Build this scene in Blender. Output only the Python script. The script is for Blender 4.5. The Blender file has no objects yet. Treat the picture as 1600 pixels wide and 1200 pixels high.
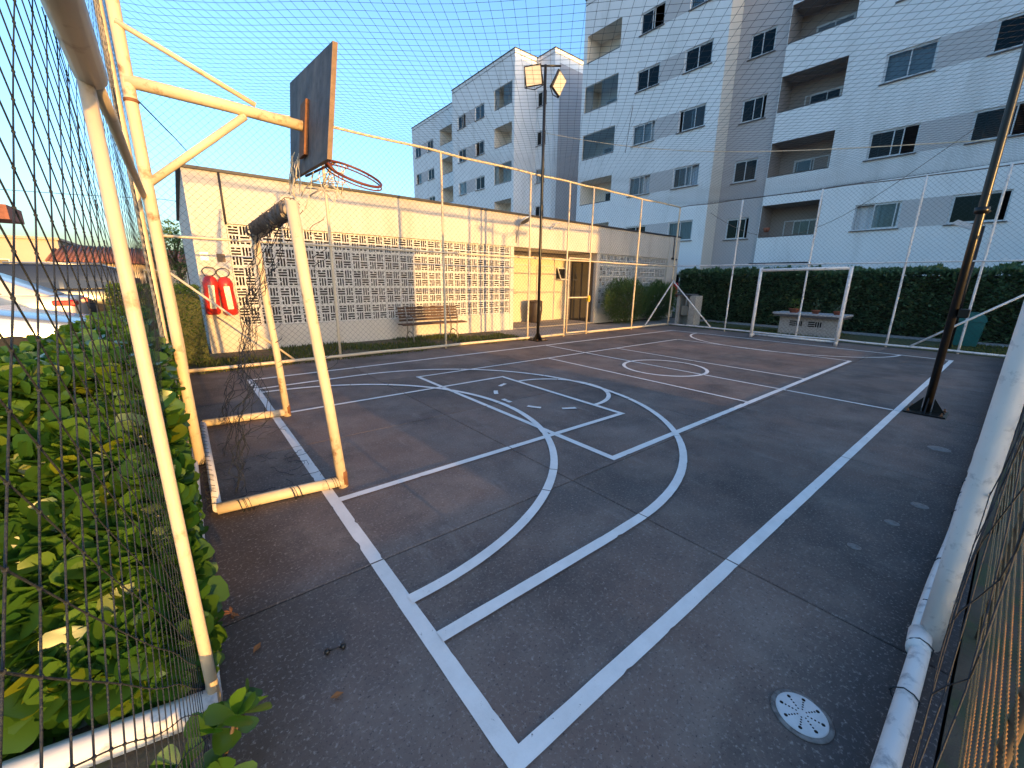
import bpy, math, random
from mathutils import Vector, Matrix, noise
R = math.radians
random.seed(7)
SC = bpy.context.scene
COL = SC.collection

# ------------------------------------------------------------------ camera
cd = bpy.data.cameras.new("camera"); cam = bpy.data.objects.new("camera", cd); COL.objects.link(cam)
cd.sensor_fit = 'HORIZONTAL'; cd.sensor_width = 36.0; cd.lens = 631.3 / 1600 * 36.0
cd.clip_start = 0.02; cd.clip_end = 3000
def cam_matrix(yaw, pit, rol, loc):
    B = Matrix(((0, 0, -1), (-1, 0, 0), (0, 1, 0)))
    M = Matrix.Rotation(yaw, 3, 'Z') @ B @ Matrix.Rotation(pit, 3, 'X') @ Matrix.Rotation(rol, 3, 'Z')
    M = M.to_4x4(); M.translation = loc
    return M
cam.matrix_world = cam_matrix(R(51.16), R(-14.28), R(0.76), Vector((0, 0, 1.55)))
SC.camera = cam

# ------------------------------------------------------------------ light
SUN_TRAVEL = Vector((-0.046, 1.0, -0.083)).normalized()
SUN_EL = math.asin(-SUN_TRAVEL.z)
w = bpy.data.worlds.new("World"); SC.world = w; w.use_nodes = True
nt = w.node_tree; nt.nodes.clear()
sky = nt.nodes.new('ShaderNodeTexSky'); sky.sky_type = 'NISHITA'; sky.sun_disc = False
sky.sun_elevation = SUN_EL; sky.sun_rotation = R(180 - 2.6)
sky.air_density = 1.0; sky.dust_density = 2.6; sky.ozone_density = 3.0
bg = nt.nodes.new('ShaderNodeBackground'); bg.inputs['Strength'].default_value = 0.15
wo = nt.nodes.new('ShaderNodeOutputWorld')
nt.links.new(sky.outputs[0], bg.inputs['Color']); nt.links.new(bg.outputs[0], wo.inputs['Surface'])
sl = bpy.data.lights.new("sun", 'SUN'); so = bpy.data.objects.new("sun", sl); COL.objects.link(so)
sl.energy = 1.25; sl.angle = R(0.5); sl.color = (1.0, 0.54, 0.15)
so.rotation_euler = SUN_TRAVEL.to_track_quat('-Z', 'Y').to_euler(); so.location = (0, -20, 20)
SC.view_settings.view_transform = 'Standard'; SC.view_settings.look = 'None'
SC.view_settings.gamma = 1.0; SC.view_settings.exposure = 2.58
SC.view_settings.use_curve_mapping = False
SC.cycles.max_bounces = 6; SC.cycles.transparent_max_bounces = 8

# ------------------------------------------------------------------ materials
MATS = {}
def mat(name, col, rough=0.6, metal=0.0, var=0.0, vscale=3.0, bump=0.0, bscale=40.0, spec=0.5, second=None, sscale=2.0,
        sthr=(0.55, 0.7), rnd=0.0, island=0.0, streak=False):
    """procedural principled: base colour, large tonal variation, an optional second colour in patches, fine bump"""
    m = bpy.data.materials.new(name); m.use_nodes = True; n = m.node_tree; N = n.nodes; L = n.links
    b = N['Principled BSDF']; b.inputs['Roughness'].default_value = rough; b.inputs['Metallic'].default_value = metal
    b.inputs['Specular IOR Level'].default_value = spec
    tc = N.new('ShaderNodeTexCoord'); cur = None
    rgb = N.new('ShaderNodeRGB'); rgb.outputs[0].default_value = (*col, 1); cur = rgb.outputs[0]
    def hsv(inp, valsock):
        h = N.new('ShaderNodeHueSaturation'); L.new(inp, h.inputs['Color']); L.new(valsock, h.inputs['Value']); return h.outputs[0]
    def maprange(s, a, b_, c, d):
        mr = N.new('ShaderNodeMapRange'); L.new(s, mr.inputs[0])
        for i, v in enumerate((a, b_, c, d)): mr.inputs[i + 1].default_value = v
        return mr.outputs[0]
    co = tc.outputs['Object']
    if second is not None:
        mp = N.new('ShaderNodeMapping'); L.new(co, mp.inputs[0])
        if streak: mp.inputs['Scale'].default_value = (1, 1, 0.15)
        nz = N.new('ShaderNodeTexNoise'); nz.inputs['Scale'].default_value = sscale; nz.inputs['Detail'].default_value = 6
        nz.inputs['Roughness'].default_value = 0.65
        L.new(mp.outputs[0], nz.inputs['Vector'])
        f = maprange(nz.outputs[0], sthr[0], sthr[1], 0, 1)
        mx = N.new('ShaderNodeMix'); mx.data_type = 'RGBA'; L.new(f, mx.inputs[0]); L.new(cur, mx.inputs[6]); mx.inputs[7].default_value = (*second, 1)
        cur = mx.outputs[2]
    if var:
        nz = N.new('ShaderNodeTexNoise'); nz.inputs['Scale'].default_value = vscale; nz.inputs['Detail'].default_value = 7
        nz.inputs['Roughness'].default_value = 0.6
        L.new(co, nz.inputs['Vector']); cur = hsv(cur, maprange(nz.outputs[0], 0.25, 0.75, 1 - var, 1 + var))
    if rnd:
        oi = N.new('ShaderNodeObjectInfo'); cur = hsv(cur, maprange(oi.outputs['Random'], 0, 1, 1 - rnd, 1 + rnd))
    if island:
        gi = N.new('ShaderNodeNewGeometry'); cur = hsv(cur, maprange(gi.outputs['Random Per Island'], 0, 1, 1 - island, 1 + island))
    L.new(cur, b.inputs['Base Color'])
    if bump:
        nz = N.new('ShaderNodeTexNoise'); nz.inputs['Scale'].default_value = bscale; nz.inputs['Detail'].default_value = 5
        L.new(co, nz.inputs['Vector']); bp = N.new('ShaderNodeBump'); bp.inputs['Strength'].default_value = bump; bp.inputs['Distance'].default_value = 0.01
        L.new(nz.outputs[0], bp.inputs['Height']); L.new(bp.outputs[0], b.inputs['Normal'])
    MATS[name] = m; return m

def leafmat(name, col, col2, trans=0.35, rough=0.4, obj_rnd=False):
    m = bpy.data.materials.new(name); m.use_nodes = True; n = m.node_tree; N = n.nodes; L = n.links
    b = N['Principled BSDF']; b.inputs['Roughness'].default_value = rough; b.inputs['Specular IOR Level'].default_value = 0.4
    if obj_rnd: s = N.new('ShaderNodeObjectInfo').outputs['Random']
    else: s = N.new('ShaderNodeNewGeometry').outputs['Random Per Island']
    cr = N.new('ShaderNodeValToRGB'); cr.color_ramp.elements[0].color = (*col, 1); cr.color_ramp.elements[1].color = (*col2, 1)
    e = cr.color_ramp.elements.new(0.93); e.color = (*col2, 1)
    cr.color_ramp.elements[-1].color = (col2[0] * 1.9, col2[1] * 1.15, col2[2] * 0.8, 1)
    L.new(s, cr.inputs[0]); L.new(cr.outputs[0], b.inputs['Base Color'])
    tr = N.new('ShaderNodeBsdfTranslucent')
    h = N.new('ShaderNodeHueSaturation'); h.inputs['Value'].default_value = 1.7; h.inputs['Saturation'].default_value = 1.1
    L.new(cr.outputs[0], h.inputs['Color']); L.new(h.outputs[0], tr.inputs['Color'])
    mx = N.new('ShaderNodeMixShader'); mx.inputs[0].default_value = trans
    L.new(b.outputs[0], mx.inputs[1]); L.new(tr.outputs[0], mx.inputs[2]); L.new(mx.outputs[0], N['Material Output'].inputs['Surface'])
    MATS[name] = m

# court slab concrete: dark grey-brown, cloudy stains, pale scuffs and grit
def court_material(name, paint=None):
    m = bpy.data.materials.new(name); m.use_nodes = True; n = m.node_tree; N = n.nodes; L = n.links
    b = N['Principled BSDF']
    tc = N.new('ShaderNodeNewGeometry'); co = tc.outputs['Position']
    def nz(scale, det=6, ro=0.6, sc=None, off=0):
        t = N.new('ShaderNodeTexNoise'); t.inputs['Scale'].default_value = scale; t.inputs['Detail'].default_value = det; t.inputs['Roughness'].default_value = ro
        mp = N.new('ShaderNodeMapping'); L.new(co, mp.inputs[0]); mp.inputs['Location'].default_value = (off, off * 2, 0)
        if sc: mp.inputs['Scale'].default_value = sc
        L.new(mp.outputs[0], t.inputs['Vector']); return t.outputs[0]
    def mr(s, a, c, d=0, e=1):
        r = N.new('ShaderNodeMapRange'); L.new(s, r.inputs[0])
        for i, v in enumerate((a, c, d, e)): r.inputs[i + 1].default_value = v
        return r.outputs[0]
    def mix(f, a, c):
        x = N.new('ShaderNodeMix'); x.data_type = 'RGBA'; L.new(f, x.inputs[0])
        for k, v in ((6, a), (7, c)):
            if isinstance(v, tuple): x.inputs[k].default_value = (*v, 1)
            else: L.new(v, x.inputs[k])
        return x.outputs[2]
    c = mix(mr(nz(0.45, 5), 0.38, 0.62), (0.128, 0.088, 0.073), (0.070, 0.062, 0.060))
    c = mix(mr(nz(1.5, 9, 0.72, off=3), 0.46, 0.74), c, (0.155, 0.126, 0.110))
    c = mix(mr(nz(0.8, 8, 0.68, off=9), 0.50, 0.70), c, (0.044, 0.037, 0.036))
    c = mix(mr(nz(3.6, 9, 0.75, sc=(1, .25, 1), off=13), 0.58, 0.78), c, (0.185, 0.160, 0.145))      # dragged scuffs
    c = mix(mr(nz(6.0, 8, 0.8, off=21), 0.62, 0.74), c, (0.036, 0.030, 0.029))                        # small dark spills
    sx = N.new('ShaderNodeSeparateXYZ'); L.new(co, sx.inputs[0])                                        # darker uneven bands along the side rail and the near fence
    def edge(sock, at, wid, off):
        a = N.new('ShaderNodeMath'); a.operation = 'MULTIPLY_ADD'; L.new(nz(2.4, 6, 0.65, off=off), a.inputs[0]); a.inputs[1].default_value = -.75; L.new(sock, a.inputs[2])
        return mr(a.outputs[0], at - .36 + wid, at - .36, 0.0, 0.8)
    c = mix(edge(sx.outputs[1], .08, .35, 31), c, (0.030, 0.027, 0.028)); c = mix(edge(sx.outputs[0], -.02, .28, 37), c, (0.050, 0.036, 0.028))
    c = mix(mr(nz(60, 3, 0.7), 0.55, 0.74), c, (0.215, 0.185, 0.168))
    c = mix(mr(nz(75, 3, 0.7, off=5), 0.58, 0.72), c, (0.032, 0.027, 0.026))
    vo = N.new('ShaderNodeTexVoronoi'); vo.inputs['Scale'].default_value = 3.1; L.new(co, vo.inputs['Vector'])
    c = mix(mr(vo.outputs['Distance'], 0.022, 0.012), c, (0.30, 0.27, 0.25))
    oi = N.new('ShaderNodeObjectInfo')
    h = N.new('ShaderNodeHueSaturation'); L.new(c, h.inputs['Color']); L.new(mr(oi.outputs['Random'], 0, 1, 1.30, 1.62), h.inputs['Value']); c = h.outputs[0]
    if paint:
        wear = mr(nz(26, 8, 0.8, off=4), 0.635, 0.67)
        wear2 = mr(nz(5, 6, 0.7, off=7), 0.30, 0.72)
        pc = mix(wear2, (0.86, 0.84, 0.82), (0.70, 0.68, 0.66))
        c = mix(wear, pc, (0.15, 0.13, 0.12))
    L.new(c, b.inputs['Base Color'])
    L.new(mr(nz(2.2, 5, off=2), 0.3, 0.7, 0.62, 0.88), b.inputs['Roughness']); b.inputs['Specular IOR Level'].default_value = 0.35
    bp = N.new('ShaderNodeBump'); bp.inputs['Strength'].default_value = 0.30; bp.inputs['Distance'].default_value = 0.004
    L.new(nz(110, 4, 0.7), bp.inputs['Height']); L.new(bp.outputs[0], b.inputs['Normal'])
    MATS[name] = m
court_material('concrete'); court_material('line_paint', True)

def wall_brick_paint(name, col):
    """painted masonry: faint coursed relief under off-white paint, rain dirt"""
    m = mat(name, col, 0.8, var=0.06, vscale=1.2, second=(col[0] * .78, col[1] * .74, col[2] * .68), sscale=1.3, sthr=(0.52, 0.8), streak=True)
    n = m.node_tree; N = n.nodes; L = n.links
    g = N.new('ShaderNodeTexCoord'); s = N.new('ShaderNodeSeparateXYZ'); L.new(g.outputs['Object'], s.inputs[0])
    ad = N.new('ShaderNodeMath'); ad.operation = 'ADD'; L.new(s.outputs[0], ad.inputs[0]); L.new(s.outputs[1], ad.inputs[1])
    cb = N.new('ShaderNodeCombineXYZ'); L.new(ad.outputs[0], cb.inputs[0]); L.new(s.outputs[2], cb.inputs[1])
    br = N.new('ShaderNodeTexBrick'); br.offset = 0.0; br.inputs['Scale'].default_value = 1.0; br.inputs['Mortar Size'].default_value = 0.006
    br.inputs['Brick Width'].default_value = 0.2; br.inputs['Row Height'].default_value = 0.075; br.inputs['Mortar Smooth'].default_value = 0.4
    L.new(cb.outputs[0], br.inputs['Vector'])
    bp = N.new('ShaderNodeBump'); bp.inputs['Strength'].default_value = 0.55; bp.inputs['Distance'].default_value = 0.006; bp.invert = True
    L.new(br.outputs['Fac'], bp.inputs['Height']); L.new(bp.outputs[0], N['Principled BSDF'].inputs['Normal'])
wall_brick_paint('club_wall', (0.62, 0.57, 0.50))

mat('cobogo', (0.66, 0.63, 0.58), 0.85, var=0.08, vscale=5, rnd=0.08, bump=0.2)
mat('apt_white', (0.88, 0.86, 0.85), 0.75, var=0.05, vscale=0.6, second=(0.70, 0.68, 0.66), sscale=1.3, sthr=(0.52, 0.80), streak=True, bump=0.12, bscale=30)
mat('apt_cream', (0.78, 0.71, 0.62), 0.75, var=0.04, vscale=0.8)
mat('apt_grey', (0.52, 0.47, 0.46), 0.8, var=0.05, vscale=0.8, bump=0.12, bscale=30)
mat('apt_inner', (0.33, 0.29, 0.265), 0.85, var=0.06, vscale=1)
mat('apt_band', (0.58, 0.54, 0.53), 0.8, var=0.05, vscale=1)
mat('dark_flash', (0.03, 0.03, 0.035), 0.5)
mat('granite', (0.14, 0.125, 0.125), 0.4, var=0.2, vscale=30)
mat('alu_white', (0.62, 0.63, 0.64), 0.4, spec=0.5)
mat('pipe', (0.60, 0.50, 0.36), 0.5, var=0.07, vscale=4, second=(0.33, 0.20, 0.11), sscale=9, sthr=(0.60, 0.74), bump=0.15, bscale=25)
mat('pipe_white', (0.70, 0.68, 0.66), 0.5, var=0.08, vscale=4, second=(0.33, 0.33, 0.34), sscale=12, sthr=(0.54, 0.68), bump=0.2, bscale=25)
mat('rusty_pipe', (0.60, 0.50, 0.35), 0.6, var=0.1, vscale=5, second=(0.24, 0.12, 0.055), sscale=8, sthr=(0.57, 0.70), bump=0.3, bscale=30)
mat('rust', (0.20, 0.085, 0.035), 0.85, var=0.4, vscale=25, bump=0.4)
mat('net_black', (0.012, 0.018, 0.028), 0.7)
mat('net_rope', (0.016, 0.022, 0.03), 0.75, var=0.3, vscale=60, bump=0.5, bscale=220)
mat('net_wrap', (0.17, 0.14, 0.12), 0.9, var=0.4, vscale=30, bump=0.6, bscale=120)
mat('roof_rope', (0.62, 0.52, 0.36), 0.8, var=0.3, vscale=30, bump=0.5, bscale=100)
mat('pole_black', (0.010, 0.0095, 0.009), 0.32, var=0.3, vscale=6, spec=0.35, bump=0.1)
mat('board', (0.085, 0.083, 0.088), 0.75, var=0.45, vscale=9, second=(0.20, 0.165, 0.14), sscale=4, sthr=(0.46, 0.72), streak=True, bump=0.3)
mat('board_edge', (0.20, 0.135, 0.085), 0.8, var=0.3, vscale=20)
mat('rim_red', (0.14, 0.032, 0.018), 0.55, var=0.35, vscale=25, second=(0.10, 0.05, 0.035), sscale=20, sthr=(0.5, 0.65))
mat('cord', (0.62, 0.54, 0.42), 0.9, var=0.2, vscale=40)
mat('asphalt', (0.055, 0.053, 0.052), 0.9, var=0.25, vscale=1.5, bump=0.4, bscale=150)
mat('paving', (0.30, 0.275, 0.25), 0.85, var=0.2, vscale=2, second=(0.18, 0.165, 0.15), sscale=1.5, sthr=(0.45, 0.7), bump=0.3, bscale=60)
mat('soil', (0.125, 0.085, 0.055), 0.95, var=0.35, vscale=8, second=(0.07, 0.075, 0.03), sscale=4, sthr=(0.45, 0.6), bump=0.7, bscale=50)
mat('lawn_soil', (0.055, 0.065, 0.022), 0.95, var=0.35, vscale=8, bump=0.7, bscale=50)
mat('wood_slat', (0.085, 0.042, 0.024), 0.55, var=0.35, vscale=9, rnd=0.2, bump=0.2, bscale=60)
mat('cast_iron', (0.30, 0.27, 0.22), 0.6, var=0.2, vscale=20)
mat('bin_brown', (0.055, 0.04, 0.032), 0.5, var=0.2, vscale=6)
mat('teal', (0.012, 0.12, 0.12), 0.4, var=0.15, vscale=5)
mat('red', (0.50, 0.028, 0.018), 0.38, var=0.25, vscale=10, bump=0.3, bscale=14)
mat('vinyl_clear', (0.45, 0.40, 0.34), 0.25, var=0.3, vscale=14)
mat('hose_black', (0.012, 0.012, 0.012), 0.4)
mat('door_paint', (0.64, 0.55, 0.40), 0.6, var=0.05, vscale=2)
mat('soffit', (0.60, 0.57, 0.52), 0.9)
mat('interior', (0.07, 0.06, 0.05), 0.9, var=0.2, vscale=1)
mat('dark_glass', (0.012, 0.014, 0.016), 0.08, spec=0.8)
mat('curtain_white', (0.62, 0.64, 0.66), 0.9, var=0.05, vscale=3)
mat('curtain_blue', (0.42, 0.52, 0.60), 0.9, var=0.05, vscale=3)
mat('curtain_grey', (0.30, 0.30, 0.32), 0.9, var=0.08, vscale=3)
mat('terracotta', (0.30, 0.10, 0.055), 0.8, var=0.2, vscale=20)
mat('chapisco', (0.40, 0.385, 0.36), 0.95, var=0.35, vscale=28, bump=1.0, bscale=60)
mat('counter_top', (0.42, 0.42, 0.43), 0.5, var=0.25, vscale=12)
mat('slab_dark', (0.10, 0.10, 0.105), 0.7, var=0.25, vscale=12)
mat('marble', (0.46, 0.42, 0.37), 0.5, var=0.25, vscale=7)
mat('steel', (0.40, 0.41, 0.42), 0.35, metal=0.8)
mat('lamp_glass', (0.62, 0.60, 0.55), 0.22, spec=0.7, var=0.1, vscale=12)
mat('lamp_grey', (0.58, 0.60, 0.62), 0.4)
mat('yellow_paint', (0.62, 0.40, 0.03), 0.5)
mat('drain', (0.55, 0.56, 0.57), 0.55, var=0.15, vscale=20, bump=0.2)
mat('hole', (0.008, 0.008, 0.008), 0.9)
mat('grout_patch', (0.20, 0.185, 0.175), 0.85, var=0.35, vscale=22, second=(0.11, 0.095, 0.09), sscale=30, sthr=(0.48, 0.62))
mat('strand_gold', (0.26, 0.14, 0.045), 0.26, var=0.35, vscale=35, spec=0.6)
mat('screen_back', (0.055, 0.045, 0.026), 0.9, var=0.4, vscale=14)
mat('car_white', (0.52, 0.50, 0.47), 0.22, spec=0.6)
mat('car_silver', (0.26, 0.29, 0.32), 0.2, metal=0.35)
mat('car_black', (0.012, 0.014, 0.02), 0.15, spec=0.7)
mat('tyre', (0.016, 0.016, 0.016), 0.85, bump=0.3)
mat('tail_red', (0.42, 0.01, 0.008), 0.2, spec=0.7)
mat('beige_wall', (0.44, 0.36, 0.27), 0.85, var=0.08, vscale=1)
mat('roof_tile', (0.22, 0.085, 0.055), 0.85, var=0.25, vscale=6)
mat('bark', (0.10, 0.075, 0.05), 0.9, var=0.3, vscale=12, bump=0.6)
mat('twig', (0.085, 0.06, 0.035), 0.9, var=0.3, vscale=20)
mat('dry_leaf', (0.28, 0.11, 0.035), 0.8, island=0.4)
leafmat('leaf_clusia', (0.022, 0.075, 0.013), (0.075, 0.150, 0.018), 0.34, 0.30)
leafmat('leaf_clusia_single', (0.020, 0.070, 0.012), (0.075, 0.155, 0.018), 0.34, 0.28, True)
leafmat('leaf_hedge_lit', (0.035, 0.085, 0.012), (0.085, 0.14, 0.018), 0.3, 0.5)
leafmat('leaf_hedge', (0.045, 0.105, 0.045), (0.13, 0.20, 0.10), 0.25, 0.30)
leafmat('leaf_shrub', (0.05, 0.11, 0.03), (0.10, 0.17, 0.045), 0.3, 0.5)
leafmat('leaf_pot', (0.08, 0.14, 0.02), (0.16, 0.20, 0.03), 0.35, 0.5)
leafmat('grass', (0.045, 0.075, 0.014), (0.11, 0.12, 0.03), 0.3, 0.6)

def glassmat(name, tint, refl, gcol=(0.85, 0.9, 0.95)):
    m = bpy.data.materials.new(name); m.use_nodes = True; n = m.node_tree; N = n.nodes; L = n.links
    N.remove(N['Principled BSDF'])
    t = N.new('ShaderNodeBsdfTransparent'); t.inputs[0].default_value = (*tint, 1)
    g = N.new('ShaderNodeBsdfGlossy'); g.inputs['Roughness'].default_value = 0.03; g.inputs[0].default_value = (*gcol, 1)
    f = N.new('ShaderNodeFresnel'); f.inputs[0].default_value = 1.5
    a = N.new('ShaderNodeMath'); a.operation = 'MULTIPLY_ADD'; L.new(f.outputs[0], a.inputs[0]); a.inputs[1].default_value = 1.2; a.inputs[2].default_value = refl
    mx = N.new('ShaderNodeMixShader'); L.new(a.outputs[0], mx.inputs[0]); L.new(t.outputs[0], mx.inputs[1]); L.new(g.outputs[0], mx.inputs[2])
    L.new(mx.outputs[0], N['Material Output'].inputs['Surface']); MATS[name] = m
glassmat('glass', (0.62, 0.70, 0.74), 0.01, (0.5, 0.6, 0.66))
glassmat('glass_dark', (0.04, 0.06, 0.075), 0.0, (0.22, 0.32, 0.36))

# ------------------------------------------------------------------ mesh builder
class MB:
    def __init__(s): s.v = []; s.f = []; s.m = []; s.cur = 0; s.sm = []
    def add(s, vs, fs, smooth=False):
        o = len(s.v); s.v.extend(tuple(v) for v in vs)
        for f in fs: s.f.append(tuple(o + i for i in f)); s.m.append(s.cur); s.sm.append(smooth)
    def box(s, a, b, bev=0.0):
        x0, y0, z0 = (min(a[i], b[i]) for i in range(3)); x1, y1, z1 = (max(a[i], b[i]) for i in range(3))
        if bev <= 0:
            s.add([(x0, y0, z0), (x1, y0, z0), (x1, y1, z0), (x0, y1, z0), (x0, y0, z1), (x1, y0, z1), (x1, y1, z1), (x0, y1, z1)],
                  [(0, 3, 2, 1), (4, 5, 6, 7), (0, 1, 5, 4), (1, 2, 6, 5), (2, 3, 7, 6), (3, 0, 4, 7)])
        else:
            e = min(bev, (x1 - x0) / 2.2, (y1 - y0) / 2.2, (z1 - z0) / 2.2); vs = []
            for z, i in ((z0, e), (z0 + e, 0), (z1 - e, 0), (z1, e)):
                vs += [(x0 + i, y0 + i, z), (x1 - i, y0 + i, z), (x1 - i, y1 - i, z), (x0 + i, y1 - i, z)]
            fs = [(0, 3, 2, 1), (12, 13, 14, 15)]
            for k in range(3):
                for j in range(4): fs.append((k * 4 + j, k * 4 + (j + 1) % 4, k * 4 + 4 + (j + 1) % 4, k * 4 + 4 + j))
            s.add(vs, fs)
    def quad(s, a, b, c, d): s.add([a, b, c, d], [(0, 1, 2, 3)])
    def tube(s, pts, r, n=8, cap=True, smooth=True, twist=0.0):
        pts = [Vector(p) for p in pts]; k = len(pts)
        if not hasattr(r, '__len__'): r = [r] * k
        t0 = (pts[1] - pts[0]).normalized(); up = Vector((0, 0, 1)) if abs(t0.z) < 0.9 else Vector((1, 0, 0))
        u = t0.cross(up).normalized(); vs = []; fs = []
        for i, p in enumerate(pts):
            if i == 0: t = t0
            elif i == k - 1: t = (pts[i] - pts[i - 1]).normalized()
            else:
                t = (pts[i + 1] - pts[i - 1])
                t = t.normalized() if t.length > 1e-9 else t0
            u = (u - t * u.dot(t)); u = u.normalized() if u.length > 1e-6 else t.orthogonal().normalized()
            v = t.cross(u)
            for j in range(n):
                a = 2 * math.pi * j / n + twist * i
                vs.append(p + (u * math.cos(a) + v * math.sin(a)) * r[i])
        for i in range(k - 1):
            for j in range(n):
                fs.append((i * n + j, i * n + (j + 1) % n, (i + 1) * n + (j + 1) % n, (i + 1) * n + j))
        if cap: fs.append(tuple(range(n - 1, -1, -1))); fs.append(tuple(range((k - 1) * n, k * n)))
        s.add(vs, fs, smooth)
    def lathe(s, c, prof, n=20, axis=Vector((0, 0, 1)), smooth=True):
        ax = Vector(axis).normalized(); u = ax.orthogonal().normalized(); v = ax.cross(u); vs = []; fs = []
        for (r, h) in prof:
            for j in range(n):
                a = 2 * math.pi * j / n; vs.append(Vector(c) + ax * h + (u * math.cos(a) + v * math.sin(a)) * r)
        for i in range(len(prof) - 1):
            for j in range(n): fs.append((i * n + j, i * n + (j + 1) % n, (i + 1) * n + (j + 1) % n, (i + 1) * n + j))
        if prof[0][0] > 1e-4: fs.append(tuple(range(n - 1, -1, -1)))
        if prof[-1][0] > 1e-4: fs.append(tuple(range((len(prof) - 1) * n, len(prof) * n)))
        s.add(vs, fs, smooth)
    def prism(s, poly, vec):
        n = len(poly); vec = Vector(vec); p = [Vector(q) for q in poly]
        vs = p + [q + vec for q in p]; fs = [tuple(range(n - 1, -1, -1)), tuple(range(n, 2 * n))]
        for j in range(n): fs.append((j, (j + 1) % n, n + (j + 1) % n, n + j))
        s.add(vs, fs)
    def mesh(s, name, mats):
        me = bpy.data.meshes.new(name); me.from_pydata(s.v, [], s.f)
        for m in (mats if isinstance(mats, (list, tuple)) else [mats]): me.materials.append(MATS[m])
        me.polygons.foreach_set('material_index', s.m); me.polygons.foreach_set('use_smooth', s.sm)
        me.update(); return me
    def build(s, name, mats, parent=None, loc=None):
        return link(name, s.mesh(name, mats), parent, loc)
def link(name, me, parent=None, loc=None, rot=None):
    o = bpy.data.objects.new(name, me); COL.objects.link(o)
    if parent is not None: o.parent = parent
    if loc is not None: o.location = loc
    if rot is not None: o.rotation_euler = rot
    return o
def tag(o, label, cat, group=None):
    o['label'] = label; o['category'] = cat
    if group: o['group'] = group
    return o
def thing(name, label, cat, loc=(0, 0, 0), rz=0.0, group=None):
    o = bpy.data.objects.new(name, None); COL.objects.link(o); o.location = loc; o.rotation_euler = (0, 0, rz); o.empty_display_size = 0.2
    return tag(o, label, cat, group)
def struct(o): o['kind'] = 'structure'; return o
def stuff(o): o['kind'] = 'stuff'; return o
def tubeobj(name, pts, r, m, parent, n=8, **k):
    b = MB(); b.tube(pts, r, n, **k); return b.build(name, m, parent)
def seg(a, b, step):
    a = Vector(a); b = Vector(b); n = max(1, int((b - a).length / step)); return [a.lerp(b, i / n) for i in range(n + 1)]
def wob(a, b, amp, step=0.3, seed=0):
    """a slightly uneven straight pipe"""
    P = seg(a, b, step); out = []
    for i, p in enumerate(P):
        d = noise.noise_vector(p * 0.9 + Vector((seed, 0, 0))) * amp
        out.append(p + (d if 0 < i < len(P) - 1 else Vector()))
    return out

# diamond net: P maps (u, v) to a point, with strands along both diagonals
def net_strands(mb, P, U, V, d, rad, step, jit, n=3, keep=1.0, rnd=random):
    for sgn in (1, -1):
        k0 = 0 if sgn > 0 else -int(V / d) - 1
        lo = -int(V / d) - 1; hi = int(U / d) + int(V / d) + 2
        for k in range(lo, hi):
            c = k * d
            # u = c + sgn*v
            v0, v1 = 0.0, V
            if sgn > 0: v0 = max(v0, -c); v1 = min(v1, U - c)
            else: v0 = max(v0, c - U); v1 = min(v1, c)
            if v1 - v0 < d * 0.4: continue
            m = max(1, int((v1 - v0) / step)); pts = []
            for i in range(m + 1):
                v = v0 + (v1 - v0) * i / m; u = c + sgn * v
                pts.append(P(u, v))
            if keep < 1:
                run = []
                for p in pts:
                    if rnd.random() < keep: run.append(p)
                    else:
                        if len(run) > 1: mb.tube(run, rad, n, cap=False)
                        run = []
                if len(run) > 1: mb.tube(run, rad, n, cap=False)
            elif len(pts) > 1: mb.tube(pts, rad, n, cap=False)
def nvec(p, f, a): return noise.noise_vector(Vector(p) * f) * a
# ------------------------------------------------------------------ ground
b = MB(); b.quad((-400, -400, -0.10), (400, -400, -0.10), (400, 400, -0.10), (-400, 400, -0.10))
struct(b.build('ground', 'asphalt'))
b = MB(); b.box((-0.2, -0.12, -0.095), (14.32, 8.42, -0.03))
court = struct(b.build('court_floor', 'hole'))
SX = [-0.2, 2.25, 4.6, 6.95, 9.3, 11.65, 14.32]; SY = [-0.12, 2.0, 4.05, 6.1, 8.42]
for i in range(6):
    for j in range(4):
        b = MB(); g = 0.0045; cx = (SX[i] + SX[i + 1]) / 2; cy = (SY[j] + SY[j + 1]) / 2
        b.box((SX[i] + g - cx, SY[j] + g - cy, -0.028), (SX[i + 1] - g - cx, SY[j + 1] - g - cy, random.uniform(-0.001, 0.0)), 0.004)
        b.build('concrete_slab', 'concrete', court, (cx, cy, 0))
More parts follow.
